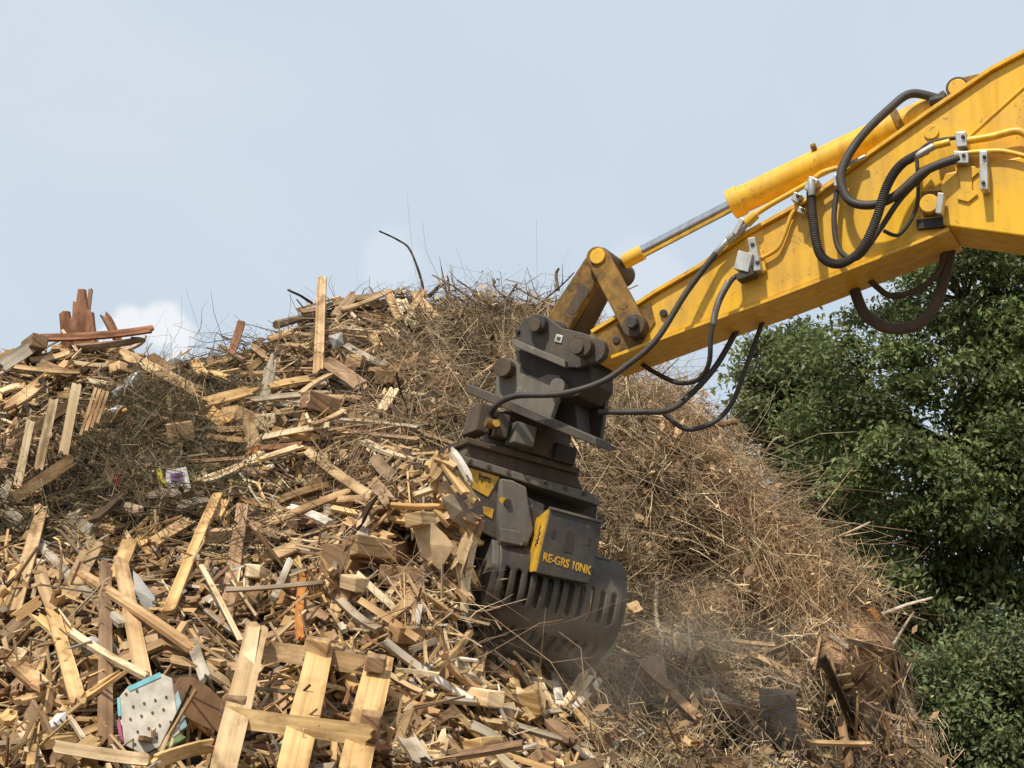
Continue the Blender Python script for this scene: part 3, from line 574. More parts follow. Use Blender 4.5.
# pallets
def slat(root, name, x0, y0, x1, y1, w, d0, d1, t, c, jag=.3, k=.08):
    A = P(x0, y0, d0) - root.location; B = P(x1, y1, d1) - root.location; fn = -ray((x0 + x1) / 2, (y0 + y1) / 2)
    mb = MB(); add_plank(mb, A, B, (B - A).cross(fn), w * (d0 + d1) / 2 / FPX, t, vary(TINT[c], k), jag, 6, random.uniform(-.008, .008), 5)
    o = mb.build(name, M['wood'], root); o.matrix_parent_inverse = Matrix(); return o
def pallet():
    da = float(D(320, 655)) - .34; db = float(D(310, 768)) - .36; mid = (da + db) / 2
    r = empty('pallet', P(308, 700, mid), 'broken wooden pallet frame of three slats at bottom of the heap', 'pallet')
    slat(r, 'slat', 322, 642, 291, 775, 28, da, db, .022, 'gold'); slat(r, 'slat', 381, 655, 352, 778, 29, da + .02, db, .022, 'gold'); slat(r, 'slat', 258, 624, 222, 775, 24, da, db, .022, 'tan')
    slat(r, 'slat', 254, 626, 240, 705, 13, da - .06, mid - .05, .02, 'pale', .6)
    f = lambda y: da + (db - da) * (y - 650) / 120
    slat(r, 'cross_board', 252, 648, 386, 668, 19, f(648) + .045, f(668) + .045, .024, 'tan', .15); slat(r, 'cross_board', 224, 716, 374, 736, 20, f(716) - .09, f(736) - .07, .024, 'gold', .4)
    for x, y, w, h in ((317, 650, 26, 24), (370, 726, 19, 25), (234, 706, 22, 20), (376, 663, 20, 16)):
        c = P(x, y, f(y) - .1) - r.location; s = mid / FPX; mb = MB(); add_plank(mb, c - Vector((0, .05, .01)), c + Vector((0, .05, .01)), Vector((1, 0, -.15)), w * s, h * s, vary(TINT['brown' if w < 24 else 'tan']), .05, 4, 0, 2)
        o = mb.build('block', M['wood'], r, bevel=.006); o.matrix_parent_inverse = Matrix()
pallet()
def slatted_pallet():
    d = float(D(np.linspace(5, 100, 20), np.linspace(490, 400, 20)).min()) - .16; r = empty('pallet', P(50, 450, d), 'broken pallet with pale slats on a brown rail at far left', 'pallet')
    slat(r, 'rail', 8, 502, 74, 458, 12, d - .06, d - .02, .05, 'tan', .3); slat(r, 'rail', 16, 440, 78, 398, 9, d + .12, d + .2, .05, 'brown', .3)
    for q in ((31, 420, 17, 487, 8), (54, 398, 38, 470, 9), (77, 383, 63, 455, 9.5)): slat(r, 'slat', *q, d + .03, d - .04, .018, 'pale', .3)
    for k in range(4): slat(r, 'lath', 96 + k * 4, 387 + k * 1.5, 80 + k * 5.5, 436 - k * 4, 3, d + .1, d, .012, 'tan', .4)
slatted_pallet()

# ------------------------------------------------------------------ filler boards
WMAP = ["0000898100000000", "9974762000000000", "9724953100000000", "6226868300000000", "6888789300000000", "9999888411000100", "9999998873323311", "9999999996655555"]
def wdens(px, py):
    i = np.clip(((py - 256) // 64).astype(int), 0, 7); j = np.clip((px // 64).astype(int), 0, 15)
    A = np.array([[int(c) for c in r] for r in WMAP]) / 9.0; return A[i, j]
def in_ridge(px, py):   # right of the diagonal edge of the wood heap there is only brush
    return px < np.interp(py, [256, 480, 560, 620, 660, 768], [440, 470, 470, 490, 560, 640])
def sample(n, wood=True, x0=-60, x1=1000, power=1.0):
    out = []
    while len(out) < n:
        px = rng.uniform(x0, x1, 4000); py = rng.uniform(270, 800, 4000); ok = py > SKY(px) + 3
        w = wdens(np.clip(px, 0, 1023), py); w = np.where(in_ridge(px, py), w, w * .5)
        pr = w ** power if wood else np.where((px < 600) & in_ridge(px, py), (1 - w) ** 1.7, .85)
        ok &= rng.uniform(size=4000) < pr
        out += list(zip(px[ok], py[ok]))
    return np.array(out[:n])

def filler(n_obj):
    pts = sample(n_obj * 2, True, -10, 960); pts = pts[~((np.abs(pts[:, 0] - 172) < 82) & (np.abs(pts[:, 1] - 722) < 75)) & ~((np.abs(pts[:, 0] - 305) < 75) & (np.abs(pts[:, 1] - 712) < 68)) & ~((np.abs(pts[:, 0] - 42) < 42) & (np.abs(pts[:, 1] - 440) < 60))][:n_obj]; p, a, b, n = frame(pts[:, 0], pts[:, 1])
    for i in range(n_obj):
        th = random.uniform(0, math.pi); A, B, Nn = Vector(a[i]), Vector(b[i]), Vector(n[i])
        dr = (A * math.cos(th) + B * math.sin(th) + Nn * random.gauss(0, .22)).normalized(); fn = (Nn + Vector([random.gauss(0, .45) for _ in range(3)])).normalized()
        L = random.uniform(.28, .85); w = random.choice((.03, .05, .07, .09, .1, .12)); t = random.choice((.016, .02, .024, .04))
        c = random.choices(('tan', 'gold', 'pale', 'grey', 'brown', 'red', 'dark'), (32, 26, 14, 7, 16, 2, 3))[0]
        c0 = Vector(p[i]) + Nn * random.uniform(-.02, .08) 
        mb = MB(); add_plank(mb, -dr * L / 2, dr * L / 2, dr.cross(fn), w, t, vary(TINT[c]), random.choice((.15, .5, 1.4, 2.8)), 6, random.uniform(-.01, .02), 4)
        o = mb.build('plank', M['wood']); o.location = c0; e0 = project(c0 - dr * L / 2); e1 = project(c0 + dr * L / 2)
        AUTO.append((o, size_word(L, w) + WORD[c], 'board', pts[i, 0], pts[i, 1], 'plank', 'broken boards on the heap', lean(*e0, *e1)))
filler(max(0, 300 - sum(1 for o in COL.objects if o.name.split('.')[0] == 'plank')))

def mass_boards(n):
    """small wood scraps: jagged boxes in one mesh"""
    pts = sample(n, True, -120, 1000, .8); bx0 = (pts[:, 0] > 112) & (pts[:, 0] < 232) & (pts[:, 1] > 664) & (pts[:, 1] < 775); pts = pts[~bx0 | (rng.uniform(size=n) < .15)]; n = len(pts); p, a, b, nn = frame(pts[:, 0], pts[:, 1]); n = len(pts)
    th = rng.uniform(0, np.pi, n); dr = a * np.cos(th)[:, None] + b * np.sin(th)[:, None] + nn * rng.normal(0, .2, n)[:, None]; dr /= np.linalg.norm(dr, axis=1, keepdims=True)
    fn = nn + rng.normal(0, .6, (n, 3)); wd = np.cross(dr, fn); wd /= np.linalg.norm(wd, axis=1, keepdims=True); up = np.cross(wd, dr)
    sc = rng.uniform(.6, 1.25, n)[:, None]; spl = rng.uniform(size=n) < .6
    L = np.where(spl, rng.uniform(.1, .55, n), rng.uniform(.06, .26, n))[:, None] * sc; w = np.where(spl, rng.uniform(.006, .024, n), rng.uniform(.02, .06, n))[:, None]; t = np.where(spl, rng.uniform(.005, .014, n), rng.uniform(.008, .022, n))[:, None]
    c = p + nn * rng.uniform(-.10, .05, n)[:, None]
    V = []
    for s in (-1, 1):
        for q in (-1, 1):
            sl = rng.uniform(-.35, .35, n)[:, None] * w
            tp = np.where(spl, rng.uniform(.15, 1, n), 1)[:, None] if s > 0 else 1
            for h in (-1, 1): V.append(c + dr * (s * L / 2 + sl) + wd * (q * w / 2 * tp) + up * (h * t / 2))
    V = np.stack(V, 1).reshape(-1, 3); base = np.arange(n)[:, None, None] * 8
    f = np.array([[0, 1, 3, 2], [4, 6, 7, 5], [0, 4, 5, 1], [2, 3, 7, 6], [0, 2, 6, 4], [1, 5, 7, 3]]); F = (base + f[None]).reshape(-1, 4)
    pal = np.array([TINT[k] for k in ('tan', 'gold', 'pale', 'grey', 'brown', 'red', 'dark', 'white')]); ci = rng.choice(8, n, p=[.29, .22, .15, .08, .17, .02, .04, .03]); tint = pal[ci] * rng.uniform(.6, 1.15, n)[:, None]; rt = np.clip((pts[:, 0] - np.interp(pts[:, 1], [256, 480, 560, 620, 660, 768], [440, 470, 470, 490, 560, 640])) / 30, 0, 1)[:, None]; tint = tint * (1 - rt * .22)
    T = np.repeat(tint, 6, axis=0)
    u0 = rng.uniform(0, 30, n); l = L[:, 0]; ww = w[:, 0]
    quad = np.stack([np.stack([u0, u0], -1), np.stack([u0, u0 + ww], -1), np.stack([u0 + l, u0 + ww], -1), np.stack([u0 + l, u0], -1)], 1)   # n,4,2
    UV = np.repeat(quad[:, None], 6, axis=1).reshape(-1, 2)
    o = npmesh('wood_scraps', V, F, T, M['wood'], uv=UV); tag(o, 'countless small splinters and broken wood scraps filling the heap between the boards', 'wood scraps', kind='stuff')
mass_boards(11000)

# ------------------------------------------------------------------ brush
def twig_array(P0, dirs, L, r, tint, bend, m=5):
    n = len(P0); t = np.linspace(0, 1, m); b1 = rng.normal(0, 1, (n, 3)) * bend[:, None]; b2 = rng.normal(0, 1, (n, 3)) * bend[:, None] * .5
    pts = P0[:, None] + dirs[:, None] * (t[None, :, None] * L[:, None, None]) + (b1[:, None] * (t ** 2)[None, :, None] + b2[:, None] * np.sin(t * 6)[None, :, None]) * L[:, None, None]
    a = np.cross(dirs, rng.normal(size=(n, 3))); a /= np.linalg.norm(a, axis=1, keepdims=True); b = np.cross(dirs, a)
    ring = np.stack([a * math.cos(x) + b * math.sin(x) for x in (0, 2.094, 4.189)], 1)     # n,3,3
    rad = r[:, None] * (1 - .7 * t)[None]
    V = pts[:, :, None] + ring[:, None] * rad[:, :, None, None]      # n,m,3,3
    idx = np.arange(n * m * 3).reshape(n, m, 3)
    F = np.stack([idx[:, :-1], np.roll(idx, -1, 2)[:, :-1], np.roll(idx, -1, 2)[:, 1:], idx[:, 1:]], -1).reshape(-1, 4)
    return V.reshape(-1, 3), F, np.repeat(tint, (m - 1) * 3, axis=0)

def bundle_dirs(pts, k):
    i = rng.integers(0, len(pts), k); return i
def brush(nb, per):
    """bundles of twigs: each bundle has its own bearing, tone and stand-off so the heap breaks into tufts and hollows"""
    bp = sample(nb, False, -80, 1010); bx, by = bp[:, 0], bp[:, 1]
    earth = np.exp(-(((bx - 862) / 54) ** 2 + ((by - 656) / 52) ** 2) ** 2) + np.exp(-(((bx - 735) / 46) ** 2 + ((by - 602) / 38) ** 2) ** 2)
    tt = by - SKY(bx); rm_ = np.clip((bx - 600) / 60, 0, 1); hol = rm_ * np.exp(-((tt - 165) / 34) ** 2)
    keep = rng.uniform(size=nb) > np.maximum(np.maximum(np.clip(earth * 1.15, 0, .985), hol * .7), rm_ * .78 * np.clip((by - 620) / 50, 0, 1)); bx, by = bx[keep], by[keep]; nb = len(bx)
    p0, a, b, nn = frame(bx, by); right = np.clip((bx - 560) / 70, 0, 1)
    th0 = np.where(rng.uniform(size=nb) < right * .8, -1.0 + .9 * lumps(p0, 21, 2.2) + rng.normal(0, .55, nb), rng.uniform(0, 2 * np.pi, nb))
    pal = np.array([[.37, .275, .175], [.27, .19, .118], [.17, .12, .08], [.47, .37, .245], [.08, .058, .04], [.24, .21, .13]])
    bt = pal[rng.choice(6, nb, p=[.24, .26, .2, .14, .10, .06])] * (1 + .3 * lumps(p0, 23, 1.7))[:, None] * rng.uniform(.7, 1.3, nb)[:, None]
    straw = np.clip(1 - np.abs(by - SKY(bx) - 70) / 110, 0, 1) * right; bt = bt * (1 + .35 * straw)[:, None]
    bt = bt * (1 - .5 * rm_[keep] * np.exp(-((by - SKY(bx) - 165) / 34) ** 2))[:, None]  # twigs in the hollow below the ridge: recess shade put into their tint
    low = np.clip((by - 640) / 60, 0, 1) * right; bt = bt * (1 + .12 * low)[:, None]
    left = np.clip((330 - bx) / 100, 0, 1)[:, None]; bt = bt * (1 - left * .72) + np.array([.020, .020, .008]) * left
    boff = rng.uniform(-.10, .12, nb) + .07 * lumps(p0, 22, 3.0); bsz = rng.gamma(3, .055, nb) + .05; bl_ = (rng.gamma(4, .075, nb) + .06) * (1 - .4 * right * (by > 640) + .35 * right * (by < 600))
    boff = np.where((bx > 470) & (bx < 645) & (by > 540) & (by < 700), -.12, boff)
    bt = bt * np.array([1.36, 1.32, 1.22])
    i = np.repeat(np.arange(nb), per); k = len(i)
    q = p0[i] + (a[i] * rng.normal(size=k)[:, None] + b[i] * rng.normal(size=k)[:, None]) * bsz[i][:, None] * .6 + nn[i] * (boff[i] + rng.normal(0, .035, k))[:, None]
    th = th0[i] + rng.normal(0, 1, k) * (.42 - .17 * right[i]); loose = rng.uniform(size=k) < .22 - .08 * right[i]; th = np.where(loose, rng.uniform(0, 6.28, k), th)
    dr = a[i] * np.cos(th)[:, None] + b[i] * np.sin(th)[:, None] + nn[i] * rng.normal(.08, .3, k)[:, None]; dr /= np.linalg.norm(dr, axis=1, keepdims=True)
    lng = (rng.uniform(size=k) < .035) & ((by - SKY(bx))[i] > 100); L = np.where(lng, rng.uniform(.4, .8, k), bl_[i] * rng.uniform(.4, 1.3, k)); r = rng.uniform(.0015, .0040, k) * np.where(rng.uniform(size=k) < .05, 2.4, 1)
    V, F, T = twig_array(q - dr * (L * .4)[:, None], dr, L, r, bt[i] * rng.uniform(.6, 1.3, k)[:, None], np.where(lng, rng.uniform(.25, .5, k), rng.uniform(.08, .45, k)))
    P0_, A_, B_, N_ = p0, a, b, nn
    # ragged skyline
    m = 420; px = np.where(rng.uniform(size=m) < .12, rng.uniform(200, 430, m), rng.uniform(430, 930, m)); py = SKY(px) + rng.uniform(2, 14, m); p, a, b, nn = frame(px, py)
    dr = a * rng.normal(.1, .9, m)[:, None] + np.array([0, 0, 1.0]) * rng.uniform(.0, .8, m)[:, None] + nn * rng.normal(0, .3, m)[:, None]; dr /= np.linalg.norm(dr, axis=1, keepdims=True)
    V2, F2, T2 = twig_array(p, dr, np.minimum(rng.gamma(2, .075, m) + .06, .34), rng.uniform(.003, .007, m), np.array([.22, .16, .10])[None] * rng.uniform(.5, 1.6, m)[:, None], rng.uniform(.1, .4, m))
    # dead leaves, bark flakes and crumbs caught among the twigs
    nl = 16000; i = rng.integers(0, nb, nl); pass
    q = P0_[i] + (A_[i] * rng.normal(size=nl)[:, None] + B_[i] * rng.normal(size=nl)[:, None]) * .16 + N_[i] * (boff[i] + rng.normal(-.02, .06, nl))[:, None]
    d1 = rng.normal(size=(nl, 3)); d1 /= np.linalg.norm(d1, axis=1, keepdims=True); d2 = np.cross(d1, rng.normal(size=(nl, 3))); d2 /= np.linalg.norm(d2, axis=1, keepdims=True)
    sz = rng.gamma(2.2, .009, nl)[:, None] + .006; V3 = np.stack([q - d1 * sz, q + d2 * sz * .45, q + d1 * sz * 1.1, q - d2 * sz * .45], 1).reshape(-1, 3); F3 = np.arange(nl * 4).reshape(nl, 4) + len(V) + len(V2)
    T3 = bt[i] * rng.uniform(.5, 1.35, nl)[:, None] * np.array([1.05, .95, .85])
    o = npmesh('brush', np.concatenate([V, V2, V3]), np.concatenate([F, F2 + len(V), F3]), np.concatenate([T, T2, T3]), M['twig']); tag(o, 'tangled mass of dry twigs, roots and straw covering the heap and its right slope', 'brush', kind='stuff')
brush(1900, 30)

# individually visible branches
def branches(n):
    c = 0
    while c < n:
        if c < n * .3: px = random.uniform(440, 900); py = float(SKY(px)) + random.uniform(2, 16)
        elif c < n * .75: px = random.uniform(600, 900); py = random.uniform(420, 760)
        elif c < n * .87: px = random.uniform(380, 540); py = random.uniform(305, 430)
        else: px = random.uniform(95, 290); py = random.uniform(400, 520)
        if py < float(SKY(px)) + 2 or (px - 862) ** 2 + (py - 655) ** 2 < 60 ** 2: continue
        L = random.uniform(30, 85); th = random.uniform(0, 6.28) if c > n * .3 else random.uniform(.3, 2.8); q = [(px, py)]; lf = [random.uniform(.03, .12)]
        for k in range(3):
            th += random.gauss(0, .17); x, y = q[-1]; x += math.cos(th) * L / 3; y -= math.sin(th) * L / 3 * (.8 if c > n * .3 else .55); q.append((x, y)); lf.append(lf[-1] + random.uniform(-.02, .09))
        col = random.choice(((.42, .33, .22), (.30, .21, .13), (.16, .11, .075), (.5, .41, .29), (.09, .065, .05)))
        w = 'pale' if col[0] > .38 else ('brown' if col[0] > .2 else 'dark'); r = random.uniform(.006, .013)
        pole(q, r, vary(col), M['bark'], 'branch', None, 'branch', lf, 'bare branches tangled in the brush', ('thick ' if r > .0105 else 'thin ') + w); c += 1
branches(110)

# ------------------------------------------------------------------ excavator arm
A0 = P(600, 350, 8.0); YAW_ARM = math.atan2(7.0 - 8.0, P(1024, 150, 7.0).x - A0.x)
AP = Plane(A0, YAW_ARM); W_ARM = .36
exc = empty('excavator', P(1300, 330, 6.8) * 1.0, 'yellow excavator arm with hydraulic cylinder and black hoses reaching over the heap', 'excavator'); exc.location.z = 0
bpy.context.view_layer.update()
def aprism(parent, name, pix, f, b, mat, bevel=.006):
    mb = MB(); Fr = [AP.pt(x, y, f) for x, y in pix]; mb.prism(Fr, [q + AP.n * (b - f) for q in Fr]); return mb.build(name, mat, parent, bevel=bevel)
def capsule(x0, y0, r0, x1, y1, r1, k=9):
    a = math.atan2(y1 - y0, x1 - x0); out = []
    for i in range(k + 1): t = a + math.pi / 2 + math.pi * i / k; out.append((x0 + r0 * math.cos(t), y0 + r0 * math.sin(t)))
    for i in range(k + 1): t = a - math.pi / 2 + math.pi * i / k; out.append((x1 + r1 * math.cos(t), y1 + r1 * math.sin(t)))
    return out
def acyl(parent, name, x, y, rpx, f, b, mat, seg=20, bevel=.004):
    c = AP.pt(x, y, f); r = rpx * c.y / FPX; mb = MB(); mb.tube([c + AP.n * (b - f), c], r, seg); return mb.build(name, mat, parent, smooth=True, bevel=bevel)
def ahose(parent, name, pix, dpx, off, mat, n=8, seg=10, ribs=False):
    offs = off if isinstance(off, (list, tuple)) else [off] * len(pix)
    Q = spline([AP.pt(x, y, o) for (x, y), o in zip(pix, offs)], n * (4 if ribs else 1)); r = dpx / 2 * Q[len(Q) // 2].y / FPX; mb = MB()
    mb.tube(Q, [r * (1.10 if (i % 2) else .90) for i in range(len(Q))] if ribs else r, seg); return mb.build(name, mat, parent, smooth=True)
TOP = [(594,334),(624,316),(657,294),(702,268),(749,235),(807,203),(838,181),(871,156),(929,115),(992,72),(1024,55),(1085,20),(1160,6)]
BOT = [(1230,60),(1230,200),(1120,252),(1024,238),(949,228),(918,241),(824,278),(764,301),(677,332),(599,361),(588,352)]
stick = aprism(exc, 'stick', TOP + BOT, 0, -W_ARM, M['yellow'], .012)
# boom beyond the frame carries on down to the right
mb = MB(); B1 = [AP.pt(x, y) for x, y in ((985,166),(1060,150),(1200,60),(1900,300),(1900,480),(1230,270),(1024,237.5),(950,227.5),(921,222),(919,196),(941,190),(946,175))]
mb.prism([q + AP.n * .028 for q in B1], [q + AP.n * .002 for q in B1]); boom = mb.build('boom', M['yellow'], exc, bevel=.008)
mb = MB(); B2 = [AP.pt(x, y) for x, y in ((1232,80),(1900,300),(1900,480),(1232,268))]; mb.prism([q for q in B2], [q - AP.n * .36 for q in B2]); mb.build('boom_box', M['yellow'], boom, bevel=.01)
# top and bottom flange lips, weld seam
def aribbon(parent, name, pix, h, f, b, mat):
    mb = MB()
    for (x0, y0), (x1, y1) in zip(pix[:-1], pix[1:]):
        L = math.hypot(x1 - x0, y1 - y0); nx, ny = (y1 - y0) / L * h, -(x1 - x0) / L * h
        q = [AP.pt(x0, y0), AP.pt(x1, y1), AP.pt(x1 + nx, y1 + ny), AP.pt(x0 + nx, y0 + ny)]; mb.prism([v + AP.n * f for v in q], [v + AP.n * b for v in q])
    return mb.build(name, mat, parent)
aribbon(stick, 'top_flange', TOP[:-1], 3.2, .03, -W_ARM - .03, M['yellow'])
aribbon(stick, 'bottom_flange', [(599,361),(677,332),(764,301),(824,278),(918,241.5),(949,228.5)], -3, .02, -W_ARM - .02, M['yellow'])
mb = MB(); mb.tube([AP.pt(968,138) + AP.n * .002, AP.pt(1030,82) + AP.n * .002], .007, 6); mb.build('weld_seam', M['yellow'], stick)
# worn tip plate
aprism(stick, 'tip_plate', [(595,337),(624,319),(650,302),(655,322),(640,345),(600,359),(590,350)], .012, .001, M['yellow_worn'], .004)
for x, y in ((616,340),(663,313)): acyl(stick, 'grease_port', x, y, 4.2, .02, .005, M['steel_black'])
acyl(stick, 'cover_disc', 931, 132, 8, .012, .0, M['yellow'])
# links
near = aprism(exc, 'guide_link', capsule(597,257,11,633,325,11.5), .07, .015, M['yellow_worn'], .008)
aprism(near, 'grease_stain', capsule(606,270,6,622,303,6), .072, .069, M['yellow_worn'], 0)
far = aprism(exc, 'guide_link', capsule(597,257,11,633,325,11.5), -W_ARM - .02, -W_ARM - .075, M['yellow_worn'], .008)
acyl(near, 'pin_cap', 597, 256, 8.5, .085, .06, M['yellow']); acyl(near, 'pin_boss', 633, 325, 12.5, .085, .012, M['steel_brown'])
acyl(near, 'pin_nut', 631, 322, 6.5, .13, .08, M['steel'], 6, .003)
aprism(bl, 'dark_web', [(604,262),(611,268),(580,330),(566,334)], -.025, -W_ARM + .02, M['steel_brown'], .004) if False else None
acyl(exc, 'cross_tube', 599, 259, 13, .012, -W_ARM - .015, M['steel_brown'])
acyl(exc, 'cross_tube', 633, 325, 9, .012, -W_ARM - .015, M['steel'])
bl = aprism(exc, 'bucket_link', capsule(594,264,11,552,332,13), -.03, -.10, M['yellow_worn'], .014)
aprism(bl, 'dark_web', [(598,262),(608,268),(572,336),(556,336)], -.08, -W_ARM + .08, M['steel_brown'], .006); aprism(bl, 'far_side', capsule(594,264,11,552,332,13), -W_ARM + .1, -W_ARM + .03, M['yellow_worn'], .01)
aprism(bl, 'wear_patch', capsule(583,291,6,572,310,5), -.028, -.04, M['steel_brown'], .003)
acyl(bl, 'pin', 556, 330, 10, .01, -W_ARM, M['steel'])
# cylinder
def along(parent, name, x0, y0, x1, y1, rpx, mat, off=-W_ARM / 2, seg=24, bevel=.004):
    a = AP.pt(x0, y0) + AP.n * off; b = AP.pt(x1, y1) + AP.n * off
    # keep the pixel line: shift so that the offset axis projects where it should
    a = AP.pt(x0, y0, off); b = AP.pt(x1, y1, off); r = rpx * (a.y + b.y) / 2 / FPX; mb = MB(); mb.tube([a, b], r, seg); return mb.build(name, mat, parent, smooth=True, bevel=bevel)
cyl = along(exc, 'hydraulic_cylinder', 733, 204, 900, 124, 15, M['yellow'])
along(cyl, 'end_gland', 731, 205, 742, 199.7, 16.2, M['yellow']); along(cyl, 'collar', 896, 126, 903, 122.5, 16.5, M['yellow_worn']); along(cyl, 'barrel_end', 903, 122.5, 932, 108, 13.5, M['yellow'])
along(cyl, 'knuckle', 930, 109, 948, 97, 9, M['steel_brown']); along(cyl, 'rod', 640, 253, 736, 203, 6.6, M['chrome']); along(cyl, 'rod_eye', 624, 262, 643, 252, 8, M['yellow'])
def acyl2(parent, name, x, y, rpx, o1, o2, mat, seg=20):
    c = AP.pt(x, y, o1); r = rpx * c.y / FPX; mb = MB(); mb.tube([c, c + AP.n * (o2 - o1)], r, seg); return mb.build(name, mat, parent, smooth=True, bevel=.004)
acyl2(cyl, 'mount_pin', 957, 87, 9.5, -.03, -.30, M['yellow']); acyl2(cyl, 'mount_boss', 957, 87, 12, -.05, -.28, M['steel_brown'])
aprism(stick, 'cylinder_mount', [(950,97),(962,77),(985,72),(1000,73),(985,85),(960,102)], -.08, -.28, M['yellow_worn'], .006)
along(cyl, 'pipe_clamp', 811, 148, 816, 146, 4, M['yellow_worn'], -.12, 10)
# hoses
H = M['rubber']
ahose(exc, 'hose', [(716,253),(686,293),(656,340),(626,366),(599,383),(560,394),(516,396),(496,406),(486,424)], 6.5, [.06,.10,.16,.2,.24,.28,.30,.27,.2], H)
ahose(exc, 'hose', [(742,274),(731,281),(716,310),(711,336),(709,363),(699,379),(679,383),(656,373),(639,362)], 5.2, [.07,.1,.12,.12,.08,.0,-.1,-.2,-.3], M['rubber'])
ahose(exc, 'braided_sleeve', [(729,281),(721,296),(716,310),(713,325)], 7, [.1,.11,.12,.12], M['zinc'], ribs=True)
ahose(exc, 'hose', [(737,330),(716,366),(692,393),(669,410),(639,412),(599,412)], 6.2, [-.3,-.25,-.2,-.1,-.02,.0], H)
ahose(exc, 'hose', [(764,318),(749,359),(732,403),(712,423),(686,429),(664,414)], 5.2, [-.3,-.3,-.3,-.25,-.2,-.15], H)
ahose(exc, 'hose', [(936,98),(910,94),(887,111),(861,137),(844,164),(841,182),(850,201),(872,205),(895,196),(925,171),(959,158)], 9.5, [-.1,-.06,0,.06,.1,.12,.13,.13,.13,.12,.08], H)
ahose(exc, 'corrugated_hose', [(811,192),(813,220),(820,254),(839,264),(861,250),(876,220),(887,186),(902,164),(927,150)], 9.5, [.08,.12,.15,.17,.18,.18,.17,.14,.1], H, 8, 12, True)
ahose(exc, 'hose', [(837,190),(834,220),(839,249),(857,258),(880,229),(902,197),(932,168)], 6, [.06,.07,.08,.09,.1,.1,.09], H)
ahose(exc, 'hose', [(917,160),(917,205),(900,234),(884,231)], 4.2, [.05,.06,.06,.04], H)
ahose(exc, 'hose', [(915,158),(925,146),(940,140),(956,138)], 4.2, [.04,.06,.06,.05], H)
ahose(exc, 'hanging_hose', [(852,280),(858,300),(867,316),(888,328),(916,325),(935,305),(945,276),(950,250)], 12, -.32, M['rubber_brown'])
ahose(exc, 'hanging_hose', [(866,275),(877,287),(892,296),(916,290),(937,274),(945,250)], 6.5, -.28, M['rubber_brown'])
along(exc, 'hose_fitting', 492, 412, 487, 424, 3.6, M['zinc'], .22, 10, .002)
for a_ in ((733,332,736,326),(761,324,763,318)): along(exc, 'hose_fitting', *a_, 3.4, M['steel_black'], -.3, 10, .002)
# rigid pipes
ahose(exc, 'pipe', [(762,258),(777,249),(785,233),(792,214),(801,206)], 4.6, .03, M['yellow'])
ahose(exc, 'pipe', [(752,217),(770,205),(807,184),(822,173),(838,168)], 6, .04, M['yellow']); ahose(exc, 'pipe', [(800,204),(817,194),(836,181)], 4.5, .05, M['yellow'])
ahose(exc, 'pipe', [(965,141),(990,137),(1017,131),(1034,138),(1080,150)], 8.5, .06, M['yellow']); ahose(exc, 'pipe', [(965,153),(1000,151),(1030,157),(1080,165)], 5.5, .06, M['yellow'])
# fittings
def fit(parent, name, x, y, w, h, f, b, mat, ang=0):
    c, s = math.cos(ang), math.sin(ang); q = [(x + c * i * w / 2 - s * j * h / 2, y + s * i * w / 2 + c * j * h / 2) for i, j in ((-1, -1), (1, -1), (1, 1), (-1, 1))]
    return aprism(parent, name, q, f, b, mat, .004)
vb = fit(exc, 'valve_block', 743, 261, 15, 19, .12, .0, M['palegrey'], .25); fit(vb, 'valve_flange', 754, 254, 8, 34, .09, .002, M['zinc'], -.18); fit(vb, 'outlet', 744, 274, 18, 7, .11, .02, M['rubber'], -.35)
fit(vb, 'bracket', 757, 261, 14, 22, .03, .001, M['yellow'], -.2); acyl(vb, 'bolt', 752, 244, 2.2, .1, .08, M['steel']); acyl(vb, 'bolt', 757, 262, 2.2, .1, .08, M['steel'])
for x0, y0, x1, y1, r in ((716,253,728,240,3.4),(728,240,738,232,4.6),(736,234,748,222,4),(746,224,756,214,5.5)): along(exc, 'hose_fitting', x0, y0, x1, y1, r, M['zinc'] if r < 5 else M['yellow'], .06, 10, .002)
cl = fit(exc, 'pipe_clamp', 738, 226, 5, 18, .09, .0, M['zinc'], .5)
for x, y, w, h, a in ((811,184,10,14,.4),(961,139,11,15,-.1),(961,157,15,12,0),(796,197,8,9,.4),(801,210,7,6,.4),(836,180,5,12,0)):
    o = fit(exc, 'pipe_clamp', x, y, w, h, .095, .005, M['zinc'], a); acyl(o, 'bolt', x + w * .15, y - h * .2, 1.9, .11, .09, M['steel'])
cp2 = fit(exc, 'pipe_clamp', 983.5, 170, 8, 39, .12, .03, M['zinc'], -.03); acyl(cp2, 'bolt', 984, 156, 2, .135, .11, M['steel']); acyl(cp2, 'bolt', 983, 182, 2, .135, .11, M['steel'])
along(exc, 'hose_fitting', 811, 180, 812, 196, 4.2, M['zinc'], .1, 10, .002); along(exc, 'hose_fitting', 908, 161, 934, 146, 4.2, M['zinc'], .12, 10, .002); along(exc, 'hose_fitting', 934, 146, 950, 142, 4, M['yellow'], .08, 10, .002); along(exc, 'hose_fitting', 838, 170, 866, 156, 2.6, M['zinc'], .05, 8, .002)
along(exc, 'hose_fitting', 930, 102, 946, 98, 5.5, M['steel_black'], -.08, 10, .002)
ob = fit(exc, 'pipe_bracket', 932, 203, 20, 25, .05, .001, M['yellow_worn'], -.08); acyl(ob, 'boss', 929, 203, 10, .09, .045, M['yellow']); fit(ob, 'clip', 939.5, 203, 6.5, 21, .12, .052, M['zinc'], .12); fit(ob, 'recess_shade_plate', 930, 223, 27, 10, .03, .001, M['steel_black'], -.1)  # last piece: black plate whose colour stands in for shade below the boss
aprism(stick, 'cut_plate', [(957,166),(975,166),(979,172),(972,178),(972,190),(978,194),(968,202),(957,199),(961,190),(959,178)], .042, .03, M['yellow'], .003)

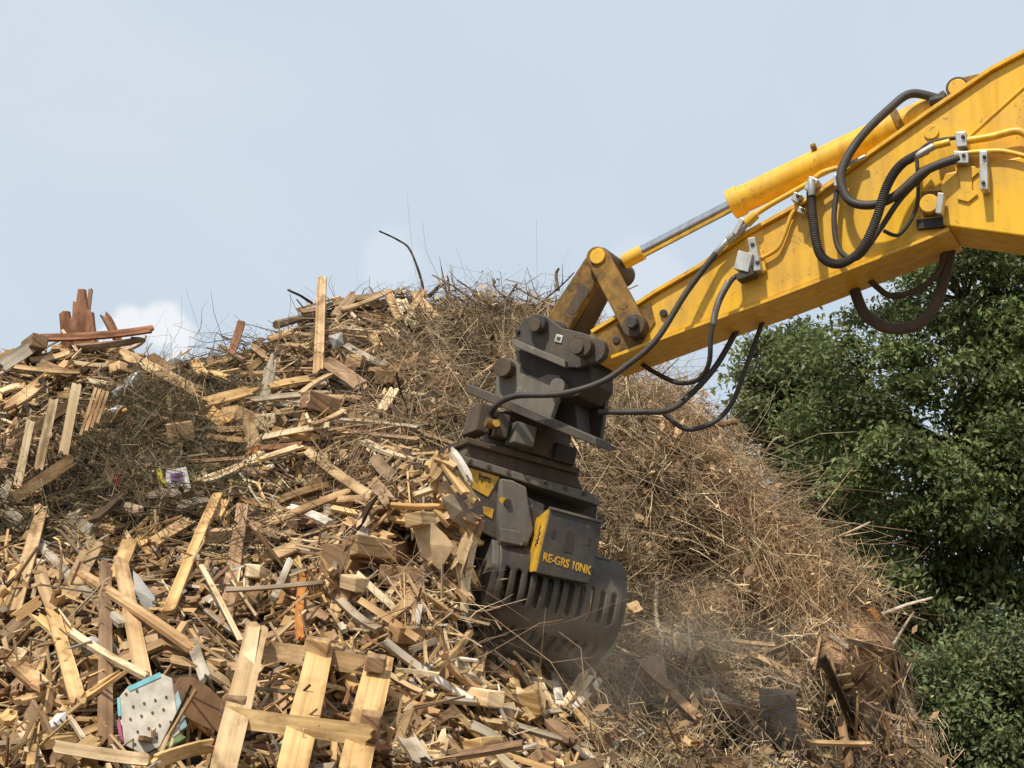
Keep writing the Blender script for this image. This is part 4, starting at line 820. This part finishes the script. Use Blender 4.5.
# quick coupler (stays with the arm)
qc = aprism(exc, 'quick_coupler', [(513,341),(519,325),(527,317),(545,315),(562,328),(584,333),(605,342),(604,358),(578,368),(562,367)], .10, .055, M['steel'], .006)
aprism(qc, 'coupler_plate', [(513,341),(519,325),(527,317),(545,315),(562,328),(584,333),(605,342),(604,358),(578,368),(562,367)], -W_ARM - .055, -W_ARM - .10, M['steel'], .006)
aprism(qc, 'coupler_body', [(515,347),(562,366),(590,358),(590,382),(578,396),(556,400),(536,390),(517,372)], .03, -W_ARM + .04, M['steel_black'], .008)
aprism(qc, 'front_flange', [(512,338),(565,360),(565,367.5),(512,345.5)], .14, .10, M['steel_grey'], .004)
acyl(qc, 'pin_boss', 536, 323, 10, .15, .10, M['steel']); acyl(qc, 'pin_cap', 534, 325, 7, .17, .15, M['steel_brown'])
acyl(qc, 'pin_boss', 593, 350, 13.5, .16, .10, M['steel']); acyl(qc, 'pin_boss', 581, 346, 11, .22, .10, M['steel_brown']); acyl(qc, 'pin_cap', 576, 347, 7.5, .24, .22, M['steel'])
acyl(qc, 'small_port', 517, 331, 2.6, .115, .10, M['steel_black'])
pl = fit(qc, 'rating_plate', 558.5, 338.5, 7.5, 8, .108, .1, M['palegrey'], .25); fit(pl, 'printed_mark', 558.5, 338.5, 3.4, 3.4, .111, .108, M['steel_brown'], .25)

# ------------------------------------------------------------------ sorting grapple
GY = R(24); GP = Plane(P(540, 480, 8.38), GY); ROLL = R(11)
gu = Vector((math.cos(GY) * math.cos(ROLL), math.sin(GY) * math.cos(ROLL), -math.sin(ROLL))); gw = GP.n.copy(); gv = gw.cross(gu)      # right, front, up
gr = empty('grapple', P(540, 660, 8.38), 'dark steel sorting grapple with slotted shells and yellow decals hanging from the arm', 'grapple')
def gprism(parent, name, pix, f, b, mat, bevel=.006, pitch=0):
    Fr = [GP.pt(x, y, f) for x, y in pix]; mb = MB(); mb.prism(Fr, [q + gw * (b - f) for q in Fr]); return mb.build(name, mat, parent, bevel=bevel)
def gpt(px, py, off): return GP.pt(px, py, off)
def gbox(parent, name, c, su, sv, sw, mat, bevel=.006):
    mb = MB(); mb.box(c, gu * su / 2, gv * sv / 2, gw * sw / 2); return mb.build(name, mat, parent, bevel=bevel)
def gcyl(parent, name, c, r, h, mat, seg=36, bevel=.005, r2=None):
    mb = MB(); mb.tube([c - gv * h / 2, c + gv * h / 2], [r, r if r2 is None else r2], seg); return mb.build(name, mat, parent, smooth=True, bevel=bevel)
MP = 8.2 / FPX
# adapter ears and flange plate (square to the arm, above the rotator)
ears = aprism(gr, 'adapter_bracket', [(496,363),(502,358),(510,358),(517,362),(525,373),(538,378),(548,374),(559,375),(564,382),(562,392),(555,405),(549,423),(495,397)], .05, .0, M['steel_grey'], .006)
aprism(ears, 'rear_ear', [(515,362),(530,373),(545,380),(556,378),(603,388),(606,398),(600,440),(575,432),(515,400)], -.36, -.41, M['steel_black'], .006)
acyl(ears, 'pin_boss', 502, 367, 10, .12, .0, M['steel_brown']); acyl(ears, 'pin_boss', 557, 386, 8.5, .09, -.2, M['steel_grey'])
aprism(ears, 'inner_web', [(545,380),(572,378),(578,432),(548,424)], -.14, -.34, M['steel_black'], .004)
fl = aprism(gr, 'flange_plate', [(466,383),(508,399),(556,420),(596,437),(596,446),(556,430),(508,410),(466,393)], .2, -.02, M['steel'], .006)
# rotator
rc = gpt(526, 443, -.02); rot = gcyl(gr, 'rotator', rc, .25, .22, M['steel_brown'])
gbox(rot, 'valve_cube', gpt(521, 436, .24), .125, .12, .12, M['steel_grey']); gbox(rot, 'dark_opening', gpt(563, 455, .2), .13, .1, .08, M['steel_black'])
gbox(rot, 'side_lug', gpt(478, 421, .12), .08, .16, .2, M['steel_brown']); gbox(rot, 'side_lug', gpt(499, 427, .2), .07, .13, .12, M['steel_brown'])
c = gpt(489, 423, .27); mb = MB(); mb.tube([c - gu * .02, c + gu * .05], .028, 12); mb.build('port_fitting', M['yellow_worn'], rot, smooth=True); mb = MB(); mb.tube([c + gu * .03, c + gu * .03 + gw * .04], .02, 10); mb.build('port_fitting', M['decal'], rot, smooth=True)
ring = gprism(gr, 'slewing_ring', [(467,437),(523,452),(580,468),(580,474),(523,459),(467,443)], .20, -.22, M['steel_brown'], .006)
gprism(ring, 'slewing_housing', [(470,443),(523,458),(577,473),(584,491),(524,475),(463,456)], .165, -.2, M['steel_brown'], .01)
gprism(ring, 'slewing_flange', [(457,453),(524,474),(590,492),(600,500),(600,506),(588,502),(524,482),(457,461)], .23, -.26, M['steel_grey'], .006)
for k in range(7):
    c = gpt(470 + k * 19, 461.5 + k * 5.4, .23); mb = MB(); mb.tube([c - gw * .01 , c + gw * .014], .012, 6); mb.build('bolt', M['steel_brown'], ring)
# main frame
fr = gprism(gr, 'frame', [(446,458),(470,462),(500,474),(506,500),(506,545),(478,530),(452,505),(440,480)], .20, .14, M['steel'], .006)
gprism(fr, 'frame_web', [(452,460),(598,500),(594,560),(480,540)], .04, -.16, M['steel_black'], .006)
d1 = gprism(fr, 'yellow_decal', [(464,466),(500,477),(488,497),(472,488)], .206, .2, M['decal'], .001); gprism(fr, 'yellow_decal', [(483,506),(494,509),(492,519),(484,514)], .206, .2, M['decal'], .001); 
c = gpt(500, 501, .2); mb = MB(); mb.tube([c, c + gw * .04], .018, 12); mb.build('grease_cap', M['decal'], fr, smooth=True)
colm = gprism(gr, 'pivot_column', [(501,478),(513,480),(527,487),(530,510),(534,530),(528,546),(500,545),(499,520)], .24, .06, M['steel_grey'], .012)
c = gpt(507, 503, .24); mb = MB(); mb.tube([c - gw * .02, c + gw * .012], .022, 14); mb.build('pivot_hole', M['steel_black'], colm, smooth=True)
gprism(colm, 'cover_cap', [(500,528),(520,531),(527,540),(522,546),(501,542)], .262, .24, M['steel_grey'], .006)
# cylinder guard box with yellow cheek
gd = gprism(gr, 'cylinder_guard', [(551,508),(602,522),(598,552),(589,584),(536,573)], .34, .10, M['steel'], .006)
gprism(gd, 'guard_lip', [(550,506.5),(603,520.5),(602.7,523),(550,509)], .352, .33, M['steel_grey'], .002)
E0, E1 = gpt(551, 508, .34), gpt(536, 573, .34); nn_ = (E1 - E0).cross(gw).normalized(); nn_ = nn_ if nn_.dot(gu) < 0 else -nn_
q = [E0 + (E1 - E0) * .02, E0 + (E1 - E0) * .17 - gw * .2, E0 + (E1 - E0) * .98 - gw * .06, E0 + (E1 - E0) * .98]
mb = MB(); mb.prism([v + nn_ * .012 for v in q], [v + nn_ * .001 for v in q]); mb.build('yellow_cheek', M['decal'], gd)
gprism(gd, 'guard_slope', [(519,493),(545,505),(535,545),(520,520)], .20, .10, M['steel'], .004)
for pix in ([(567,532),(572,530),(574,534),(572,553),(564,552)], [(552,531),(556,530),(554,539),(551,538)], [(588,537),(591,536),(590,546),(587,545)]): gprism(gd, 'slot', pix, .343, .33, M['steel_black'], .001)
def text(parent, name, s, px, py, off, size, mat, ang, sx=1.0, n=None):
    cu = bpy.data.curves.new(name, 'FONT'); cu.body = s; cu.size = size; cu.align_x = 'CENTER'; cu.align_y = 'CENTER'; cu.extrude = .0015; cu.offset = .0018
    t = bpy.data.objects.new(name + '_curve', cu); COL.objects.link(t); dg = bpy.context.evaluated_depsgraph_get(); me = bpy.data.meshes.new_from_object(t.evaluated_get(dg)); bpy.data.objects.remove(t)
    u = (gu * math.cos(ang) + gv * math.sin(ang)).normalized(); w_ = gw; v = w_.cross(u)
    m4 = Matrix((u * sx, v, w_)).transposed().to_4x4(); m4.translation = gpt(px, py, off); me.transform(m4); me.materials.append(mat)
    o = bpy.data.objects.new(name, me); COL.objects.link(o); o.parent = parent; o.matrix_parent_inverse = Matrix.Translation(-parent.location); return o
text(gd, 'lettering', 'RE-GRS 10NK', 567, 564, .342, .064, M['decal'], R(-2), .78)
text(d1, 'lettering', 'hyro', 485, 478, .208, .05, M['ink'], 0, .8)
# small handwriting mark on the yellow cheek
mb = MB(); uu = (q[0] - q[3]).normalized(); vv = nn_.cross(uu); cc_ = q[0] * .4 + q[1] * .2 + q[2] * .1 + q[3] * .3 + nn_ * .0135
mb.tube(spline([cc_ + uu * (x - .06) + vv * y for x, y in ((0, 0), (.015, .02), (.022, -.012), (.035, .016), (.045, -.01), (.06, .012), (.075, -.012), (.09, .01), (.12, .004))], 5), .0028, 5); mb.build('lettering', M['ink'], gd)

def shell(name, o, prof, width, mat, slots, parent, sign=1):
    """curved plate: profile points (front, up) swept along the pivot axis, slots left out of the grid"""
    pr = spline([Vector((a, b, 0)) for a, b in prof], 14); ls = [0]
    for a, b in zip(pr[:-1], pr[1:]): ls.append(ls[-1] + (b - a).length)
    step = .0115; ns = int(ls[-1] / step); nu = int(width / step); ss = [ls[-1] * i / ns for i in range(ns + 1)]
    pts = []
    for s_ in ss:
        k = max(i for i in range(len(ls)) if ls[i] <= s_ + 1e-9); k = min(k, len(pr) - 2); f = (s_ - ls[k]) / max(1e-9, ls[k + 1] - ls[k]); pts.append(pr[k].lerp(pr[k + 1], f))
    mb = MB(); V = []
    for p_ in pts:
        for j in range(nu + 1): V.append(o + gu * (width * j / nu) + gw * p_.x + gv * p_.y)
    fs = []
    for i in range(ns):
        for j in range(nu):
            u_ = width * (j + .5) / nu; s_ = ss[i] + step / 2; hole = False
            for (uc, s0, s1, hw) in slots:
                sc_ = min(max(s_, s0 + hw), s1 - hw)
                if (u_ - uc) ** 2 + (s_ - sc_) ** 2 < hw * hw: hole = True; break
            if not hole: fs.append((i * (nu + 1) + j, i * (nu + 1) + j + 1, (i + 1) * (nu + 1) + j + 1, (i + 1) * (nu + 1) + j))
    mb.add(V, fs); ob = mb.build(name, mat, parent, smooth=True, solid=.03)
    return ob, pts
PROF = [(-.02, .02), (.06, -.07), (.105, -.20), (.085, -.34), (-.01, -.46), (-.17, -.55), (-.38, -.60)]
WID = .76; so = gpt(497, 535, .16)
sl = []
for k in range(11):
    uc = .055 + k * .065
    sl.append((uc,   .235, .415, .0165)); sl.append((uc, .545, .69, .0155))
sh, pts = shell('shell', so, PROF, WID, M['steel'], sl, gr)
def cheek(parent, name, o, pts, uoff, inner, mat):
    base = o + gu * uoff; F_ = [base + gw * p_.x + gv * p_.y for p_ in pts[::4]] + [base + gw * a + gv * b for a, b in inner]; mb = MB(); mb.prism([f + gu * .02 for f in F_], [f - gu * .02 for f in F_]); return mb.build(name, mat, parent, bevel=.004)
INN = [(-.42, -.55), (-.30, -.42), (-.24, -.26), (-.24, -.08), (-.20, .02)]
cheek(sh, 'side_cheek', so, pts, -.018, INN, M['steel_grey']); cheek(sh, 'side_cheek', so, pts, WID + .018, INN, M['steel'])
gbox(sh, 'cutting_edge', so + gu * WID / 2 + gw * -.41 + gv * -.575, WID + .03, .03, .09, M['steel_grey'], .004)
gbox(sh, 'upper_panel', so + gu * (WID * .5) + gw * -.05 + gv * .0, WID - .1, .05, .12, M['steel_black'], .01)
# opposite shell, dusty green grey, further back
so2 = so - gw * .62 - gv * .02 + gu * .05
sh2, pts2 = shell('shell', so2, [(-.1, 0), (-.14, -.12), (-.14, -.26), (-.08, -.38), (.02, -.48), (.14, -.55), (.24, -.60)], WID, M['green_steel'], [], gr)
cheek(sh2, 'side_cheek', so2, pts2, WID + .018, [(.26, -.58), (.16, -.3), (.1, 0.0)], M['green_steel']); cheek(sh2, 'side_cheek', so2, pts2, -.018, [(.26, -.58), (.16, -.3), (.1, 0.0)], M['steel'])
gbox(sh2, 'pivot_arm', so2 + gu * WID / 2 + gw * .1 + gv * .1, WID - .2, .3, .2, M['steel_black'], .01)

# dust
def dust():
    m = bpy.data.materials.new('dust_haze'); m.use_nodes = True; nt = m.node_tree; nt.nodes.remove(nt.nodes['Principled BSDF']); lk = nt.links
    tc = nt.nodes.new('ShaderNodeTexCoord'); n1 = nt.nodes.new('ShaderNodeTexNoise'); n1.inputs['Scale'].default_value = 2.8; n1.inputs['Detail'].default_value = 5; lk.new(tc.outputs['Object'], n1.inputs['Vector'])
    ln = nt.nodes.new('ShaderNodeVectorMath'); ln.operation = 'LENGTH'; lk.new(tc.outputs['Object'], ln.inputs[0])
    fa = nt.nodes.new('ShaderNodeMapRange'); fa.inputs[1].default_value = 1.0; fa.inputs[2].default_value = .15; fa.inputs[3].default_value = 0; fa.inputs[4].default_value = 1; lk.new(ln.outputs['Value'], fa.inputs[0])
    nr = nt.nodes.new('ShaderNodeMapRange'); nr.inputs[1].default_value = .42; nr.inputs[2].default_value = .66; lk.new(n1.outputs[0], nr.inputs[0])
    mu = nt.nodes.new('ShaderNodeMath'); mu.operation = 'MULTIPLY'; lk.new(fa.outputs[0], mu.inputs[0]); lk.new(nr.outputs[0], mu.inputs[1])
    m2 = nt.nodes.new('ShaderNodeMath'); m2.operation = 'MULTIPLY'; lk.new(mu.outputs[0], m2.inputs[0]); m2.inputs[1].default_value = .60
    vs = nt.nodes.new('ShaderNodeVolumeScatter'); vs.inputs['Color'].default_value = (.99, .86, .68, 1); vs.inputs['Anisotropy'].default_value = 0; lk.new(m2.outputs[0], vs.inputs['Density']); lk.new(vs.outputs[0], nt.nodes['Material Output'].inputs['Volume'])
    bm = bmesh.new(); bmesh.ops.create_icosphere(bm, subdivisions=3, radius=1); me = bpy.data.meshes.new('dust_cloud'); bm.to_mesh(me); bm.free(); me.materials.append(m)
    o = bpy.data.objects.new('dust_cloud', me); COL.objects.link(o); o.location = P(655, 652, 7.6); o.scale = (1.0, .5, .42)
    tag(o, 'thin drifting haze of tan dust raised around the grapple shell', 'dust', kind='stuff')
dust()

# ------------------------------------------------------------------ trees
def tree(name, label, px, py_top, d, half_w, ground_z, n_cl, per, leaf, base_col, blobs, seed, group=None):
    """trunk and limbs plus a crown of leaf sprays spread through several overlapping volumes"""
    r = np.random.default_rng(seed); base = P(px, 384, d); base.z = 0; root = empty(name, base, label, 'tree', group)
    top = P(px, py_top, d).z; mb = MB(); rd = random.Random(seed)
    tr = [Vector((0, 0, -.1))] + [Vector((rd.uniform(-.15, .15) * k, rd.uniform(-.15, .15) * k, top * .22 * k)) for k in range(1, 4)]
    mb.tube(spline(tr, 5), [.24 * (top / 8) * (1 - .055 * i) for i in range(16)], 10, (.10, .08, .06))
    C = []; Rr = []
    for bx, by, bz, rx, ry, rz in blobs: C.append((bx, by, bz)); Rr.append((rx, ry, rz))
    C = np.array(C); Rr = np.array(Rr); vol = Rr.prod(1); which = r.choice(len(C), n_cl, p=vol / vol.sum())
    v = r.normal(size=(n_cl, 3)); v /= np.linalg.norm(v, axis=1, keepdims=True); rad = r.uniform(.30, 1.0, n_cl) ** .5 * (1 + .16 * r.normal(size=n_cl))
    cc = C[which] + v * Rr[which] * rad[:, None]; cc = cc[cc[:, 2] > .25]; n_cl = len(cc)
    for bx, by, bz in C:
        st = tr[-1] * rd.uniform(.45, .95); e = Vector((bx, by, bz)); mid = (st + e) / 2 + Vector((rd.uniform(-.3, .3), rd.uniform(-.3, .3), rd.uniform(-.2, .4)))
        mb.tube(spline([st, mid, e], 5), [.09 * (1 - .07 * i) for i in range(11)], 6, (.09, .072, .055))
    for i in r.choice(n_cl, min(n_cl, 170), replace=False):
        j = np.argmin(((C - cc[i]) ** 2).sum(1)); a_ = Vector(C[j]); e = Vector(cc[i]); mb.tube([a_, (a_ + e) / 2 + Vector((0, 0, .1)), e], [.03, .02, .007], 5, (.09, .072, .055))
    o = mb.build('trunk', M['bark'], root, smooth=True); o.matrix_parent_inverse = Matrix()
    # leaves: each spray is a drooping flattened cloud with its own light or dark tone
    tone = r.uniform(.55, 1.40, n_cl); size = r.uniform(.22, .44, n_cl); n = n_cl * per; k = np.repeat(np.arange(n_cl), per)
    od = cc - C.mean(0); od /= np.linalg.norm(od, axis=1, keepdims=True) + 1e-6
    pos = r.normal(size=(n, 3)) * size[k][:, None] * np.array([1, 1, .55]) * .62; 
    pos[:, 2] -= .30 * (np.abs(pos[:, 0]) + np.abs(pos[:, 1])); pos += cc[k] + od[k] * .05
    ax = r.normal(size=(n, 3)) * .8 + od[k] * .8 + np.array([0, 0, -.35]); ax /= np.linalg.norm(ax, axis=1, keepdims=True)
    nr = r.normal(size=(n, 3)) * .75 + np.array([0, -.15, 1.0]) + od[k] * .45; sd = np.cross(ax, nr); sd /= np.linalg.norm(sd, axis=1, keepdims=True); up = np.cross(sd, ax)
    L = leaf * r.uniform(.6, 1.35, n)[:, None]; W = L * r.uniform(.42, .6, n)[:, None]
    V = np.stack([pos - ax * L * .5, pos + sd * W * .5 + up * W * .16, pos + ax * L * .5 - up * L * .08, pos - sd * W * .5 + up * W * .16], 1).reshape(-1, 3)
    i4 = np.arange(n) * 4; F = np.stack([np.stack([i4, i4 + 1, i4 + 2], -1), np.stack([i4, i4 + 2, i4 + 3], -1)], 1).reshape(-1, 3)
    T = np.array(base_col)[None] * (tone[k] * r.uniform(.75, 1.25, n))[:, None]; T[:, 0] *= r.uniform(.85, 1.25, n); T = np.repeat(T, 2, axis=0)
    cr = npmesh('crown', V, F, T, M['leaf']); cr.parent = root
    return root
DTR = 21.0; s_ = DTR / FPX
def bl(cx, px, py, rx, ry, rz, dy=0):   # blob given by where it stands in the view at that distance
    q = P(px, py, DTR); return (q.x - cx, dy, q.z, rx, ry, rz)
cx = P(950, 384, DTR).x
tree('tree', 'tall dense green broadleaf tree rising behind the arm and the right slope', 950, 215, DTR, 4, 0, 460, 310, .10, (.150, .190, .066),
     [bl(cx, 965, 300, 1.5, 1.4, 1.1), bl(cx, 860, 370, 1.25, 1.2, .95), bl(cx, 1010, 400, 1.5, 1.4, 1.1, -.4), bl(cx, 915, 450, 1.5, 1.4, 1.0, -.5), bl(cx, 838, 425, .8, .9, .7), bl(cx, 985, 500, 1.5, 1.4, 1.0, -.5), bl(cx, 905, 545, 1.2, 1.2, .85, -.2), bl(cx, 1080, 330, 1.6, 1.4, 1.3), bl(cx, 1090, 480, 1.6, 1.4, 1.2), bl(cx, 960, 600, 1.3, 1.2, .8), bl(cx, 1060, 240, 1.3, 1.2, .8), bl(cx, 1060, 600, 1.4, 1.2, 1), bl(cx, 915, 610, 1.0, 1.2, .8), bl(cx, 930, 660, 1.1, 1.2, .8), bl(cx, 1000, 690, 1.3, 1.2, .9)], 5)
DTR = 25.0
cx = P(800, 384, DTR).x
tree('tree', 'thinner tree with gaps of sky at the left edge of the greenery under the hoses', 800, 330, DTR, 3, 0, 130, 170, .13, (.155, .19, .075),
     [bl(cx, 790, 372, .85, 1, .7), bl(cx, 765, 415, .55, .7, .5), bl(cx, 800, 440, .65, .9, .5), bl(cx, 840, 500, .9, 1, .8), bl(cx, 838, 560, .7, .8, .6)], 8)
DTR = 17.0
cx = P(985, 384, DTR).x
tree('bush', 'low bushy shrub with lighter leaves at the foot of the tall tree', 985, 660, DTR, 3, 0, 240, 240, .08, (.155, .195, .08),
     [bl(cx, 980, 715, 1.0, .9, .55), bl(cx, 930, 725, .5, .6, .35), bl(cx, 1050, 690, .9, .9, .7), bl(cx, 925, 690, .5, .6, .4), bl(cx, 985, 650, .6, .6, .4), bl(cx, 960, 765, .8, .8, .45), bl(cx, 1020, 770, .8, .8, .45)], 9)

# ------------------------------------------------------------------ labels that single out each board and branch
LM = [('the three-slat pallet', 310, 700), ('the dotted box', 150, 712), ('the printed carton', 165, 485), ('the standing post', 320, 325), ('the far left slatted pallet', 50, 440), ('the red jagged panel', 78, 318),
      ('the grapple shell', 550, 610), ('the yellow decal plate', 480, 480), ('the earth face', 865, 655), ('the coupler', 555, 350), ('the grey panel', 778, 715), ('the orange pole', 302, 610), ('the hanging hoses', 700, 410), ('the torn fibreboard', 434, 545), ('the leaning gold board', 195, 550)]
ORD = ['second', 'third', 'fourth', 'fifth', 'sixth', 'seventh', 'eighth', 'ninth', 'tenth', 'eleventh', 'twelfth']
def finish_labels():
    buckets = {}
    for it in AUTO:
        o, desc, noun, px, py, cat, grp, ln = it
        if desc == WORD['orange'] and abs(px - 302) < 3: pass
        lm = min(LM, key=lambda l: (l[1] - px) ** 2 + (l[2] - py) ** 2); dx, dy = px - lm[1], py - lm[2]
        rel = ('right of ' if dx > 0 else 'left of ') if abs(dx) > abs(dy) else ('below ' if dy > 0 else 'above ')
        if math.hypot(dx, dy) < 14: rel = 'against '
        buckets.setdefault(' '.join(f'{desc} {noun} {ln} {rel}{lm[0]}'.split()), []).append(it)
    for base, its in buckets.items():
        its.sort(key=lambda t: t[3]); n = len(its)
        for i, it in enumerate(its):
            pre = '' if n == 1 else ('leftmost ' if i == 0 else ('rightmost ' if i == n - 1 else (ORD[i - 1] + ' from left ' if i - 1 < len(ORD) else 'inner ')))
            tag(it[0], pre + base, it[5], it[6])
finish_labels()
